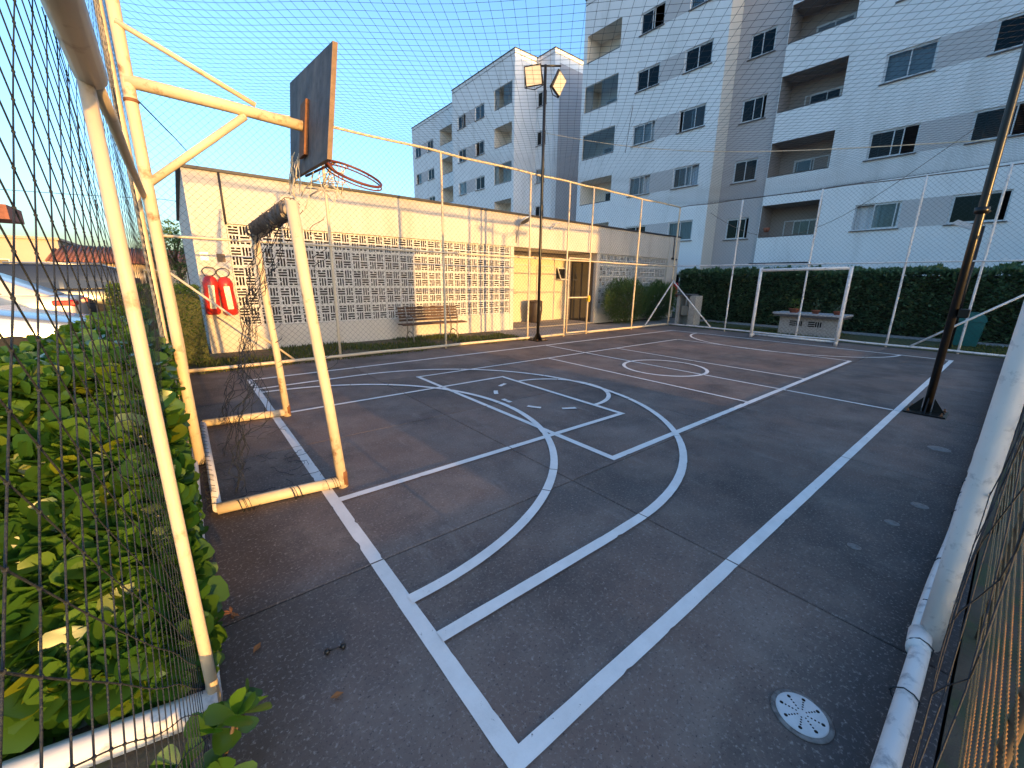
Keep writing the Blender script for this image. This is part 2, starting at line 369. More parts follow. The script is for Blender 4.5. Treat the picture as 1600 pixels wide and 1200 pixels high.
# painted markings: worn strips laid 4 mm over the slabs, cut at the joints
NSTRIP = [0]
def strip(name, pts, wd, closed=False):
    NSTRIP[0] += 1; ZS = .0035 + .00025 * NSTRIP[0]
    P = []
    for a, c in zip(pts[:-1], pts[1:]): P += seg((*a, 0), (*c, 0), 0.03)[:-1]
    P.append(Vector((*pts[-1], 0)))
    b = MB(); prev = None; n = len(P)
    L_ = []; 
    for i, p in enumerate(P):
        t = (P[min(i + 1, n - 1)] - P[max(i - 1, 0)]).normalized(); nn = Vector((-t.y, t.x, 0))
        j = lambda s: wd / 2 + 0.0012 * noise.noise(p * 6 + Vector((0, 0, s))) - 0.012 * max(0, noise.noise(p * 21 + Vector((5, 0, s * 7))) - 0.45) * 3
        L_.append((p + nn * j(1) + Vector((0, 0, ZS)), p - nn * j(2) + Vector((0, 0, ZS)), p))
    for q0, q1 in zip(L_[:-1], L_[1:]):
        p0, p1 = q0[2], q1[2]; cut = None
        for X_ in SX[1:-1]:
            if (p0.x - X_) * (p1.x - X_) < 0: cut = (X_ - p0.x) / (p1.x - p0.x)
        for Y_ in SY[1:-1]:
            if (p0.y - Y_) * (p1.y - Y_) < 0: cut = (Y_ - p0.y) / (p1.y - p0.y)
        if cut is None: b.quad(q0[1], q1[1], q1[0], q0[0])
        else:
            e = 0.005 / max(1e-6, (p1 - p0).length)
            for a, c in ((0, cut - e), (cut + e, 1)):
                if c - a > 0.02: b.quad(q0[1].lerp(q1[1], a), q0[1].lerp(q1[1], c), q0[0].lerp(q1[0], c), q0[0].lerp(q1[0], a))
    return b.build(name, 'line_paint', court)
W = 0.068
def arc(cx, cy, rx, ry, a0, a1, n=60): return [(cx + rx * math.cos(R(a0 + (a1 - a0) * i / n)), cy + ry * math.sin(R(a0 + (a1 - a0) * i / n))) for i in range(n + 1)]
h = W / 2
strip('end_line', [(0.648, 0.755 + h), (0.648, 7.30)], W + .006)
strip('side_line', [(0.648 - h, 0.755), (12.85 + h, 0.765)], W)
strip('side_line', [(0.648 - h, 7.32), (12.85 + h, 7.32)], W)
strip('end_line', [(12.85, 0.765 + h), (12.85, 7.32 - h)], W)
strip('centre_line', [(6.95, 0.765 + h), (6.95, 4.04 - .74 + h - .06)], .05); strip('centre_line', [(6.95, 4.04 - .74 + .03), (6.95, 4.04 + .74 - .03)], .05); strip('centre_line', [(6.95, 4.04 + .77), (6.95, 7.32 - h)], .05)
strip('centre_circle', arc(6.95, 4.04, .74, .74, 0, 360), .062)
strip('volleyball_line', [(2.85, 2.06), (2.85, 2.78)], W); strip('volleyball_line', [(2.85, 2.84), (2.85, 5.17)], .06); strip('volleyball_line', [(2.85, 5.23), (2.85, 6.0)], .06)
strip('volleyball_line', [(2.85 - h, 2.06), (10.85, 2.08)], W)
strip('volleyball_line', [(2.85 - h, 6.0), (10.85, 6.0)], .05); strip('volleyball_line', [(10.85, 2.06), (10.85, 6.0)], .05)
strip('attack_line', [(5.78, 2.1), (5.78, 5.97)], .05); strip('attack_line', [(8.06, 2.1), (8.06, 5.97)], .05)
strip('lane_line', [(0.648 + h, 2.81), (3.98 + h, 2.81)], .062); strip('lane_line', [(0.648 + h, 5.2), (3.98 + h, 5.2)], .055)
strip('free_throw_line', [(3.98, 2.84), (3.98, 5.17)], .062)
strip('free_throw_arc', arc(4.01, 4.02, .78, .78, -90, 90), .06)
for k in range(5):
    strip('dash', arc(3.98, 4.04, .80, .80, 108 + k * 32, 108 + k * 32 + 13, 6), .06)
strip('three_point_line', [(0.648 + h, 1.335), (1.9, 1.335)] + arc(2.08, 4.0, 2.66, 2.66, -90, 90) + [(1.9, 6.66), (0.648 + h, 6.62)], .066)
strip('goal_area_arc', arc(0.67, 4.0, 2.38, 2.38, -90, 90, 90), .066)
strip('goal_area_arc', arc(12.83, 4.0, 2.07, 2.42, 90, 270, 90), .055)

# drain and filled core holes in the slab
t = thing('floor_drain', 'round white floor drain with radiating holes near the bottom right corner', 'drain', (1.575, 0.215, 0.0))
b = MB(); b.lathe((0, 0, 0.001), [(0.098, 0), (0.098, 0.003), (0.088, 0.005)], 40); b.build('collar', 'grout_patch', t)
b = MB(); b.lathe((0, 0, 0.002), [(0.082, 0), (0.082, 0.006), (0.078, 0.008), (0.0, 0.0085)], 40); b.build('grate', 'drain', t)
hb = MB()
for a in range(8):
    for k, rr in enumerate((0.018, 0.029, 0.040, 0.051, 0.064)):
        ang = R(45 * a + 12); c = (rr * math.cos(ang), rr * math.sin(ang), 0.0103)
        hb.lathe(c, [(0.0066 if k == 4 else 0.0036, 0), (0.0, 0.0006)], 8)
stuff(hb.build('drain_holes', 'hole', t))
for i, (x, y, r_, lab) in enumerate([(5.62, .25, .085, 'pale round core patch in the slab nearest the black pole base'), (3.99, .19, .05, 'small round grey core patch midway along the right rail'),
                                     (3.53, .27, .04, 'faint small round core patch between two others beside the right rail'), (3.0, .36, .035, 'faintest round core patch, closest of the row to the drain')]):
    b = MB(); b.lathe((0, 0, 0.0006), [(r_, 0), (r_ * .98, 0.0012), (0, 0.0014)], 28)
    o = b.build('core_patch', 'grout_patch', None, (x, y, 0)); tag(o, lab, 'floor patch', 'filled core holes in the slab')

# ground outside the court
def sheet(name, m, x0, y0, x1, y1, z, t=0.09):
    b = MB(); b.box((x0, y0, z - t), (x1, y1, z)); return struct(b.build(name, m))
sheet('planting_strip', 'soil', -0.2, 8.425, 7.4, 10.40, 0.01)
sheet('walkway', 'paving', 7.41, 8.425, 12.2, 12.3, 0.012)
sheet('walkway', 'paving', 12.21, 8.425, 18.2, 10.0, 0.008)
sheet('lawn', 'lawn_soil', 14.33, -3.0, 17.0, 8.42, 0.0)
sheet('walkway', 'paving', 17.01, -3.0, 17.9, 9.9, 0.01)
sheet('planting_strip', 'soil', 17.91, -3.0, 21.8, 10.3, 0.0)
sheet('planting_strip', 'soil', -3.4, -1.0, -0.205, 8.2, 0.0)
sheet('planting_strip', 'soil', -3.4, -9.0, 16.0, -0.125, -0.01)
sheet('parking_lot', 'asphalt', -40.0, 8.21, -0.21, 60.0, 0.14, 0.2)

def grass_patch(name, x0, x1, y0, y1, count, hmax, dens=None, m='grass', z=0.005):
    b = MB(); rnd = random.Random(count + int(x0 * 10))
    for i in range(count):
        x = rnd.uniform(x0, x1); y = rnd.uniform(y0, y1)
        if dens and noise.noise(Vector((x * dens, y * dens, 3.3))) < 0.02 + rnd.uniform(-.12, .12): continue
        a = rnd.uniform(0, 6.28); hh = hmax * rnd.uniform(.35, 1); w_ = 0.006 + hmax * .05; lean = rnd.uniform(.1, .6) * hh
        dx, dy = math.cos(a) * w_, math.sin(a) * w_; lx, ly = -math.sin(a) * lean, math.cos(a) * lean
        b.add([(x - dx, y - dy, z), (x + dx, y + dy, z), (x + lx * .5 + dx * .6, y + ly * .5 + dy * .6, z + hh * .65), (x + lx, y + ly, z + hh), (x + lx * .5 - dx * .6, y + ly * .5 - dy * .6, z + hh * .65)],
              [(0, 1, 2, 4), (4, 2, 3)])
    o = stuff(b.build(name, m)); return o
tag(grass_patch('grass', 0.0, 7.3, 8.45, 10.35, 9000, .10, .9), 'patchy grass and weeds along the foot of the patterned wall', 'grass')
tag(grass_patch('grass', -0.1, 7.6, 8.20, 8.44, 1500, .05, 1.3), 'weeds sprouting at the court edge below the fence rail', 'grass')
tag(grass_patch('grass', 14.4, 17.0, -2.5, 8.3, 15000, .07, .5), 'lawn strip behind the far goal and fence', 'grass')

# ------------------------------------------------------------------ fences
def fence_net(name, P, U, V, parent, rad=0.0016, d=0.105, step=0.26, m='net_black', n=3):
    b = MB(); net_strands(b, P, U, V, d, rad, step, 0, n); return stuff(b.build(name, m, parent))

# club side fence, Y = 8.3
FY = 8.30; FZ = 4.15
t = thing('court_fence', 'tall white pipe and net fence along the side of the clubhouse', 'fence', (0, FY, 0))
for x in (-0.1, 2.30, 4.68, 7.20, 8.60, 9.58, 11.9, 14.2):
    tubeobj('post', wob((x, 0, 0), (x, 0, FZ if x != -.1 else 4.15), .012, .5, x), .026 if x not in (8.6, 9.58) else .024, 'pipe', t, 10)
tubeobj('top_rail', wob((-.1, 0, FZ), (14.2, 0, FZ), .03, .4, 3), .024, 'roof_rope', t)
tubeobj('middle_rail', wob((-.1, -.03, 2.14), (14.2, -.03, 2.14), .012, .5, 6), .02, 'pipe', t)
tubeobj('bottom_rail', wob((-.1, -.035, 0.07), (8.56, -.035, 0.07), .012, .5, 8), .03, 'pipe', t)
tubeobj('bottom_rail', wob((9.6, -.035, 0.07), (14.2, -.035, 0.07), .012, .5, 8), .03, 'pipe', t)
tubeobj('brace', [(-.08, -.03, 1.60), (1.48, -.03, .08)], .018, 'pipe', t); tubeobj('brace', [(14.2, -.03, 1.62), (12.66, -.03, .08)], .024, 'pipe_white', t)
def Pn(u, v):
    q = Vector((-0.1 + u, 0.0, 0.08 + v)); k = nvec((q.x, 7, q.z), 1.1, .03); return (q.x + k.x, -.01 + k.y * 1.6, q.z + k.z)
fence_net('net', Pn, 14.3, 4.05, t)
# gate in the club fence
gt = thing('fence_gate', 'narrow pipe framed gate with mid bar and yellow latch in the clubhouse fence', 'gate', (8.66, FY, 0))
gw = .87
tubeobj('stile', [(0, -.045, .09), (0, -.045, 2.22)], .02, 'pipe', gt); tubeobj('stile', [(gw, -.045, .09), (gw, -.045, 2.22)], .02, 'pipe', gt)
for z in (.10, 1.11, 2.20): tubeobj('crossbar', [(0, -.045, z), (gw, -.045, z)], .02, 'pipe', gt)
b = MB(); b.box((gw - .03, -.09, .98), (gw + .05, -.02, 1.16), .01); b.box((gw - .01, -.12, 1.03), (gw + .03, -.09, 1.08), .005); b.build('latch', 'yellow_paint', gt)

# far end fence, X = 14.2
t = thing('court_fence', 'white pipe and net fence across the far end behind the small goal', 'fence', (14.2, 0, 0))
for y in (6.20, 4.12, 2.07, 0.78, 0.0):
    tubeobj('post', wob((0, y, 0), (0, y, FZ - .03), .012, .5, y + 30), .024, 'pipe_white', t, 10)
tubeobj('top_cord', wob((0, 0, FZ - .08), (0, FY, FZ), .03, .35, 13), .013, 'net_wrap', t)
tubeobj('middle_rail', wob((-.03, 0, 2.12), (-.03, FY, 2.16), .012, .5, 16), .018, 'pipe_white', t)
tubeobj('bottom_rail', wob((-.03, 0, 0.07), (-.03, FY - .05, 0.07), .02, .5, 18), .026, 'pipe_white', t)
tubeobj('brace', [(-.03, FY - .04, 1.64), (-.03, 6.68, .10)], .024, 'pipe_white', t); tubeobj('brace', [(-.03, 0.0, 1.46), (-.03, 1.62, .08)], .024, 'pipe_white', t)
def Pn2(u, v):
    k = nvec((9, u, v), 1.0, .04); return (k.x * 1.4, u + k.y, 0.08 + v + k.z)
fence_net('net', Pn2, 8.3, 4.0, t)
tubeobj('loose_cord', [(0.02, 7.2 - i * .26, 3.85 - 1.6 * math.sin(i / 22 * 3.14) * (1 - .3 * i / 22) + (1.1 * i / 22)) for i in range(23)], .007, 'net_wrap', t, 5)

# right fence, Y = -0.03
t = thing('court_fence', 'thick white pipe fence running along the right edge of the court', 'fence', (0, -0.03, 0))
for x, r_ in ((2.38, .040), (5.1, .030), (8.0, .028), (11.0, .028)):
    tubeobj('post', wob((x, 0, 0), (x, 0, FZ), .008, .5, x + 60), r_, 'pipe_white', t, 14)
b = MB(); b.tube(wob((1.05, 0.02, .045), (2.34, 0.02, .05), .012, .10, 3), .032, 12); b.build('bottom_rail', 'pipe_white', t)
b = MB(); b.tube(wob((2.30, 0.03, .05), (4.75, 0.02, .05), .014, .25, 5), .033, 12); b.build('bottom_rail', 'pipe_white', t)
b = MB(); b.tube(wob((4.95, 0.02, .05), (14.2, 0.02, .06), .018, .3, 9), .036, 12); b.build('bottom_rail', 'pipe_white', t)
b = MB(); b.tube([(4.74, .02, .05), (4.98, .02, .05)], .030, 10); b.build('rail_joint', 'rusty_pipe', t)
b = MB(); b.tube([(2.22, .022, .05), (2.36, .03, .052)], .039, 12); b.build('rail_sleeve', 'pipe_white', t)
tubeobj('middle_rail', wob((2.38, 0, 2.14), (14.2, 0, 2.14), .01, .5, 71), .02, 'pipe', t)
tubeobj('top_rail', wob((2.38, 0, FZ), (14.2, 0, FZ), .02, .5, 73), .022, 'pipe', t)
rb = MB(); rr = random.Random(5)
for x in (1.32, 1.9, 2.25, 2.6, 3.1, 3.9, 4.3, 4.6):
    rb.tube([(x + .006 * rr.uniform(-1, 1) + .02 * k / 9, .02 + .042 * math.cos(R(40 * k)), .05 + .042 * math.sin(R(40 * k))) for k in range(10)], .0028, 5)
stuff(rb.build('lashing', 'net_rope', t))
def Pn3(u, v):
    k = nvec((u, 19, v), 1.6, .035); return (1.0 + u + k.x, -.035 + k.y, .03 + v + k.z)
fence_net('net', Pn3, 13.2, 4.05, t, rad=.0017, step=.13, m='net_rope', n=4, d=.30)

# beaded strand screen outside the right fence
t = thing('strand_screen', 'screen of golden brown beaded strands hung outside the right fence', 'screen', (0, -0.155, 0))
for k in range(12):
    z = .12 + k * .074 + random.uniform(-.004, .004); b = MB(); pts = []; rad = []
    x = .75; i = 0
    while x < 4.6:
        pts.append((x, .004 * noise.noise(Vector((x * .8, k, 0))), z + .005 * noise.noise(Vector((x * 1.1, k * .3, 5)))))
        rad.append(.0036 if i % 2 else .0014); x += .0052 + x * .0016; i += 1
    b.tube(pts, rad, 5); o = b.build('strand', 'strand_gold', t)
for x in (1.28, 2.6, 3.9): tubeobj('stake', [(x, -.015, 0), (x, -.015, 1.0)], .012, 'twig', t)

# near end fence, X = -0.1
t = thing('court_fence', 'cream pipe fence with black rope net beside the leafy hedge', 'fence', (-0.1, 0, 0))
tubeobj('post', [(-.015, 1.55, 0.0), (-.018, 1.60, .5), (-.020, 1.66, 1.05), (-.022, 1.73, 1.6), (-.024, 1.79, 2.10)], .0185, 'pipe', t, 14)
tubeobj('post', wob((-.052, 4.20, 0), (-.052, 4.20, FZ), .006, .5, 81), .024, 'pipe', t, 12)
tubeobj('bottom_rail', wob((-.02, 1.62, .035), (-.02, 8.28, .06), .01, .4, 83), .024, 'pipe_white', t, 10)
tubeobj('middle_rail', [(0, .75, 2.12), (-.005, 1.30, 2.12), (-.012, 1.80, 2.105)], .037, 'pipe', t, 14)
tubeobj('middle_rail', wob((-.008, 1.80, 2.10), (-.008, 8.3, 2.13), .006, .4, 85), .019, 'pipe', t, 10)
tubeobj('top_rail', wob((0, 1.0, FZ), (0, 8.3, FZ), .01, .5, 87), .024, 'pipe', t)
tubeobj('ground_pipe', [(-.005, 1.55, .05), (-.24, 1.60, .05), (-.46, 1.65, .045), (-1.3, 1.84, .03)], .052, 'pipe_white', t, 12)
b = MB(); b.tube([(-.075, 4.20, 2.70), (.11, 4.20, 2.70)], .03, 8)
def rope_net(P, U, V, d, rad, name, parent, step, knots=True):
    b = MB(); net_strands(b, P, U, V, d, rad, step, 0, 6)
    if knots:
        for i in range(int(U / (d / 2)) + 1):
            for j in range(int(V / (d / 2)) + 1):
                if (i + j) % 2: continue
                u = i * d / 2; v = j * d / 2
                if u > U or v > V: continue
                c = Vector(P(u, v)); b.lathe(c - Vector((0, 0, rad * 2.4)), [(rad * .6, 0), (rad * 2.1, rad * 1.2), (rad * 2.2, rad * 3.4), (rad * .6, rad * 4.8)], 6)
    return stuff(b.build(name, 'net_rope', parent))
def Pn4(u, v):
    k = nvec((u * 1.0, 3, v), 2.0, .02); return (-.046 + k.x * .08, -.15 + u + k.y, -.05 + v + k.z)
rope_net(Pn4, 1.80, 2.17, .105, .00110, 'net', t, .026)
def Pn5(u, v):
    k = nvec((u, 23, v), 1.3, .03); return (-.05 + k.x * .5, 1.68 + u + k.y, .08 + v + k.z)
fence_net('net', Pn5, 6.6, 4.05, t, rad=.0010, step=.15)

# roof net: sagging diamond net over the whole court, with its ropes
rf = thing('roof_net', 'sagging dark net stretched over the whole court', 'net', (0, 0, 0))
def roofz(x, y):
    a = max(0, math.sin(math.pi * min(1, max(0, (y) / FY)))); c = max(0, math.sin(math.pi * min(1, max(0, (x + .1) / 14.3))))
    return FZ - .32 * (a ** .8) * (c ** .5) + .03 * noise.noise(Vector((x * .7, y * .7, 1)))
b = MB()
def Pr(u, v):
    x = -0.1 + u; y = v; k = nvec((x, y, 2), .8, .03); return (x + k.x, y + k.y, roofz(x, y))
net_strands(b, Pr, 14.3, 8.3, .150, .0019, .26, 0, 3)
stuff(b.build('net', 'net_black', rf))
tubeobj('edge_cord', [(-.1 + .3 * i, 0, FZ) for i in range(48)], .008, 'net_wrap', rf, 5)
p1 = Vector((7.37, 8.07, 5.02)); p2 = Vector((7.15, .52, 3.10))
tubeobj('tie_rope', [p1.lerp(p2, i / 16) - Vector((0, 0, .25 * math.sin(math.pi * i / 16))) for i in range(17)], .006, 'roof_rope', rf, 5)
tubeobj('hanging_cord', [(5.2, 3.9, 3.9), (5.55, 4.2, 3.8), (6.05, 4.62, 3.62)], .004, 'net_black', rf, 5)
# ------------------------------------------------------------------ clubhouse
CY = 10.35
club = thing('clubhouse', 'low cream clubhouse with patterned block screens behind the fence', 'building', (0, 0, 0))
def part(name, m, parent, boxes, bev=0.0):
    b = MB()
    for a, c in boxes: b.box(a, c, bev)
    return b.build(name, m, parent)
part('wall', 'club_wall', club, [((.33, CY, 0), (.90, CY + .25, 3.53))])                      # left pier
part('wall', 'club_wall', club, [((.33, CY + .252, 0), (.50, 20.0, 3.53))])                    # end wall
part('wall', 'club_wall', club, [((.902, CY + .03, 0), (8.22, CY + .2, .54))])                 # plinth
part('parapet', 'club_wall', club, [((.902, CY, 2.60), (17.10, CY + .22, 3.53))])
part('wall', 'club_wall', club, [((17.102, CY - .03, 0), (17.95, CY + .25, 3.53))])
part('wall', 'club_wall', club, [((17.75, CY + .252, 0), (17.95, 20.0, 3.53))])
part('wall', 'club_wall', club, [((12.36, CY + .02, 0), (12.56, 12.1, 2.595))])
part('wall', 'club_wall', club, [((12.562, CY + .04, 0), (17.10, CY + .2, .54))])
part('wall', 'club_wall', club, [((8.222, CY + .02, 0), (8.36, 12.1, 2.595))])
part('wall', 'door_paint', club, [((8.362, 12.0, 0), (12.358, 12.15, 2.595))])
part('wall', 'interior', club, [((.55, 14.2, 0), (17.7, 14.3, 3.4))])
part('floor_slab', 'interior', club, [((.51, CY + .21, -.02), (17.7, 14.19, .03))])
part('soffit', 'soffit', club, [((.51, CY + .222, 2.62), (17.74, 19.9, 2.70))])
part('roof', 'dark_flash', club, [((.51, CY + .23, 3.38), (17.74, 19.9, 3.46))])
part('roof_cap', 'dark_flash', club, [((.27, CY - .05, 3.532), (18.0, CY + .30, 3.585))])
part('roof_cap', 'dark_flash', club, [((.26, CY + .302, 3.532), (.56, 20.05, 3.585))])
tubeobj('downpipe', [(.905, CY - .025, 3.52), (.905, CY - .025, 2.58)], .02, 'dark_flash', club); tubeobj('downpipe', [(17.45, CY - .06, 3.52), (17.45, CY - .06, 2.66)], .018, 'dark_flash', club)
b = MB(); b.box((17.35, CY - .12, 2.58), (17.47, CY - .04, 2.66), .01); b.tube([(17.50, CY - .10, 2.6), (17.62, CY - .14, 2.58)], .035, 10); b.build('camera_box', 'dark_flash', club)
# patterned screen block: 2 x 2 fields of slots in a basket weave
def screen_block(sz, dep):
    g = sz * .052; q = (sz - 3 * g) / 2; slots = []
    def field(x0, z0, hor, brk, flip):
        bar = q / 3
        for i in range(3):
            sw = bar * .64; o0 = i * bar + (bar - sw) / 2
            broken = (i == brk)
            for (a, c) in (((.0, .40), (.56, 1.0)) if broken else ((0.0, 1.0),)):
                a2 = a * q + (.0 if a == 0 else 0); c2 = c * q
                if hor: slots.append((x0 + a2, x0 + c2, z0 + o0, z0 + o0 + sw))
                else: slots.append((x0 + o0, x0 + o0 + sw, z0 + a2, z0 + c2))
    field(g, 2 * g + q, True, 2, 0); field(2 * g + q, 2 * g + q, False, 2, 0)
    field(g, g, False, 0, 0); field(2 * g + q, g, True, 0, 0)
    xs = sorted({0, sz} | {round(v, 5) for s_ in slots for v in s_[:2]}); zs = sorted({0, sz} | {round(v, 5) for s_ in slots for v in s_[2:]})
    solid = [[True] * (len(zs) - 1) for _ in range(len(xs) - 1)]
    for i in range(len(xs) - 1):
        for j in range(len(zs) - 1):
            cx = (xs[i] + xs[i + 1]) / 2; cz = (zs[j] + zs[j + 1]) / 2
            if any(s_[0] < cx < s_[1] and s_[2] < cz < s_[3] for s_ in slots): solid[i][j] = False
    b = MB()
    # merge runs in z
    for i in range(len(xs) - 1):
        j = 0
        while j < len(zs) - 1:
            if not solid[i][j]: j += 1; continue
            k = j
            while k < len(zs) - 1 and solid[i][k]: k += 1
            b.quad((xs[i], 0, zs[j]), (xs[i + 1], 0, zs[j]), (xs[i + 1], 0, zs[k]), (xs[i], 0, zs[k]))
            b.quad((xs[i + 1], dep, zs[j]), (xs[i], dep, zs[j]), (xs[i], dep, zs[k]), (xs[i + 1], dep, zs[k]))
            j = k
    for (x0, x1, z0, z1) in slots:
        b.quad((x0, 0, z0), (x0, dep, z0), (x1, dep, z0), (x1, 0, z0)); b.quad((x0, 0, z1), (x1, 0, z1), (x1, dep, z1), (x0, dep, z1))
        b.quad((x0, 0, z0), (x0, 0, z1), (x0, dep, z1), (x0, dep, z0)); b.quad((x1, 0, z0), (x1, dep, z0), (x1, dep, z1), (x1, 0, z1))
    b.quad((0, 0, 0), (0, 0, sz), (0, dep, sz), (0, dep, 0)); b.quad((sz, 0, 0), (sz, dep, 0), (sz, dep, sz), (sz, 0, sz))
    b.quad((0, 0, sz), (sz, 0, sz), (sz, dep, sz), (0, dep, sz)); b.quad((0, 0, 0), (0, dep, 0), (sz, dep, 0), (sz, 0, 0))
    return b.mesh('screen_block', 'cobogo')
pit = 2.055 / 5; BS = screen_block(pit - .010, .030)
def screen(x0, x1, zlo):
    n = round((x1 - x0) / pit); px = (x1 - x0) / n
    for i in range(n):
        for j in range(5):
            link('screen_block', BS, club, (x0 + i * px + .005, CY + .05 + random.uniform(-.003, .003), zlo + j * pit + .005))
    part('mortar', 'cobogo', club, [((x0, CY + .062, zlo + j * pit - .004), (x1, CY + .076, zlo + j * pit + .004)) for j in range(1, 5)] + [((x0 + i * px - .004, CY + .064, zlo), (x0 + i * px + .004, CY + .074, zlo + 2.055)) for i in range(1, n)])
screen(.905, 8.218, .542); screen(12.565, 17.098, .542)
# porch: doors, awning window, dark side entrance
for x0 in (9.55, 10.85):
    d = part('door', 'door_paint', club, [((x0, 11.955, .03), (x0 + .85, 11.998, 2.12))], .006)
    part('door_frame', 'soffit', d, [((x0 - .05, 11.96, .03), (x0 - .003, 11.997, 2.17)), ((x0 + .853, 11.96, .03), (x0 + .9, 11.997, 2.17)), ((x0 - .002, 11.96, 2.123), (x0 + .852, 11.997, 2.17))])
    b = MB(); b.box((x0 + .06, 11.94, .95), (x0 + .10, 11.955, 1.25), .004); b.tube([(x0 + .08, 11.94, 1.12), (x0 + .08, 11.89, 1.12), (x0 + .20, 11.89, 1.12)], .009); b.build('handle', 'steel', d)
wd = part('awning_window', 'dark_glass', club, [((11.86, 11.975, 1.66), (12.30, 11.998, 2.06))])
b = MB()
for a, c in (((11.84, 1.62), (12.32, 1.67)), ((11.84, 2.05), (12.32, 2.10)), ((11.84, 1.67), (11.88, 2.05)), ((12.28, 1.67), (12.32, 2.05))):
    y0 = 11.96 - (2.1 - a[1]) * .5; y1 = 11.96 - (2.1 - c[1]) * .5
    b.prism([(a[0], y0 - .03, a[1]), (c[0], y0 - .03, a[1]), (c[0], y1 - .03, c[1]), (a[0], y1 - .03, c[1])], (0, .03, 0))
b.build('sash', 'alu_white', wd)
dr = part('entrance', 'dark_glass', club, [((12.335, 10.58, .03), (12.358, 11.55, 2.28))])
part('entrance_frame', 'dark_flash', dr, [((12.31, 10.50, .03), (12.357, 10.578, 2.33)), ((12.31, 11.552, .03), (12.357, 11.62, 2.33)), ((12.31, 10.579, 2.282), (12.357, 11.551, 2.33)), ((12.315, 11.05, .03), (12.334, 11.09, 2.28))])
part('doorstep', 'paving', club, [((8.37, 10.36, .013), (12.35, 11.99, .05))])

# lamp disc and small bracket on the parapet
t = thing('wall_lamp', 'round dish lamp on a thin bracket against the clubhouse parapet', 'lamp', (8.42, CY, 3.0))
tubeobj('bracket', [(0, -.004, -.3), (0, -.06, .0), (0, -.16, .22), (.1, -.26, .34)], .014, 'steel', t)
b = MB(); b.lathe((.13, -.30, .34), [(.21, 0), (.20, .03), (.12, .07), (.03, .09), (0, .09)], 24, Vector((-.25, .45, .85))); b.build('shade', 'lamp_grey', t)
b = MB(); b.lathe((.13, -.30, .335), [(0, 0), (.17, .004), (.17, -.001)], 24, Vector((-.25, .45, .85))); b.build('diffuser', 'slab_dark', t)
t = thing('wall_bracket', 'small bent lamp bracket on the sunlit parapet right of the black pole', 'bracket', (9.95, CY, 3.3))
b = MB(); b.box((-.12, -.07, -.09), (-.02, 0, .0), .01); b.tube([(-.06, -.07, -.02), (.0, -.16, .10), (.16, -.22, .15)], .016); b.build('arm', 'lamp_grey', t)

# fire extinguishers in red covers on the left pier, and a pair on the far corner
def extinguisher(x, y, z, lab, sc=1.0, tilt=0.0, grp=None):
    t = thing('fire_extinguisher', lab, 'extinguisher', (x, y, z), 0, grp); t.rotation_euler = (0, tilt, 0); t.scale = (sc, sc, sc)
    b = MB(); b.lathe((0, 0, 0), [(.09, 0), (.125, .03), (.13, .2), (.12, .5), (.135, .62), (.10, .72), (.05, .76)], 18); b.build('cover', 'red', t)
    b = MB(); b.box((-.05, -.137, .12), (.05, -.118, .58), .008); b.build('clear_panel', 'vinyl_clear', t)
    b = MB(); b.tube([(-.06 + .0, 0, .74)] + [(.11 * math.cos(R(200 - k * 24)) + .0, -.02, .84 + .085 * math.sin(R(200 - k * 24))) for k in range(13)], .010, 7); b.build('hose', 'hose_black', t)
    b = MB(); b.box((-.03, .1, .4), (.03, .16, .6)); b.build('wall_hook', 'steel', t)
extinguisher(.46, CY - .17, .82, 'left red covered fire extinguisher hanging on the clubhouse corner', 1.0, .04, 'fire extinguishers on the near clubhouse corner')
extinguisher(.76, CY - .17, .80, 'right red covered fire extinguisher hanging beside the patterned blocks', 1.0, -.05, 'fire extinguishers on the near clubhouse corner')
extinguisher(17.30, CY - .20, .95, 'red extinguisher on the far clubhouse corner, on its left side', .82, .0, 'fire extinguishers on the far clubhouse corner')
extinguisher(17.72, CY - .20, .95, 'red extinguisher on the far clubhouse corner, on its right side', .82, .0, 'fire extinguishers on the far clubhouse corner')
for x, z, lab in ((.47, 1.95, 'small square sign above the left red extinguisher'), (.74, 1.93, 'small square sign above the right red extinguisher')):
    o = part('wall_sign', 'vinyl_clear' if x < .6 else 'board_edge', None, [((x - .07, CY - .006, z - .08), (x + .07, CY - .001, z + .08))]); tag(o, lab, 'sign', 'extinguisher signs')

# bench
t = thing('park_bench', 'dark wooden slatted bench with cast legs against the patterned wall', 'bench', (5.10, 9.72, 0.015))
for k, (y, z) in enumerate(((-.20, .44), (-.11, .45), (-.02, .45), (.07, .44))): part('seat_slat', 'wood_slat', t, [((-.92, y - .038, z - .015), (.92, y + .038, z + .015))], .005)
for k in range(5): part('back_slat', 'wood_slat', t, [((-.86, .14 + k * .022, .50 + k * .075), (.86, .165 + k * .022, .555 + k * .075))], .005)
for x in (-.66, .62):
    b = MB(); b.tube([(x, -.24, 0), (x, -.20, .2), (x, -.22, .42), (x, .10, .42), (x, .22, .86)], .017); b.tube([(x, .24, 0), (x, .12, .2), (x, .10, .42)], .017); b.tube([(x, -.20, .2), (x, 0, .26), (x, .12, .2)], .013); b.build('leg', 'cast_iron', t)
    b = MB(); b.tube([(x, -.22, .42), (x, -.26, .60), (x, -.05, .63), (x, .15, .60)], .014); b.build('armrest', 'cast_iron', t)

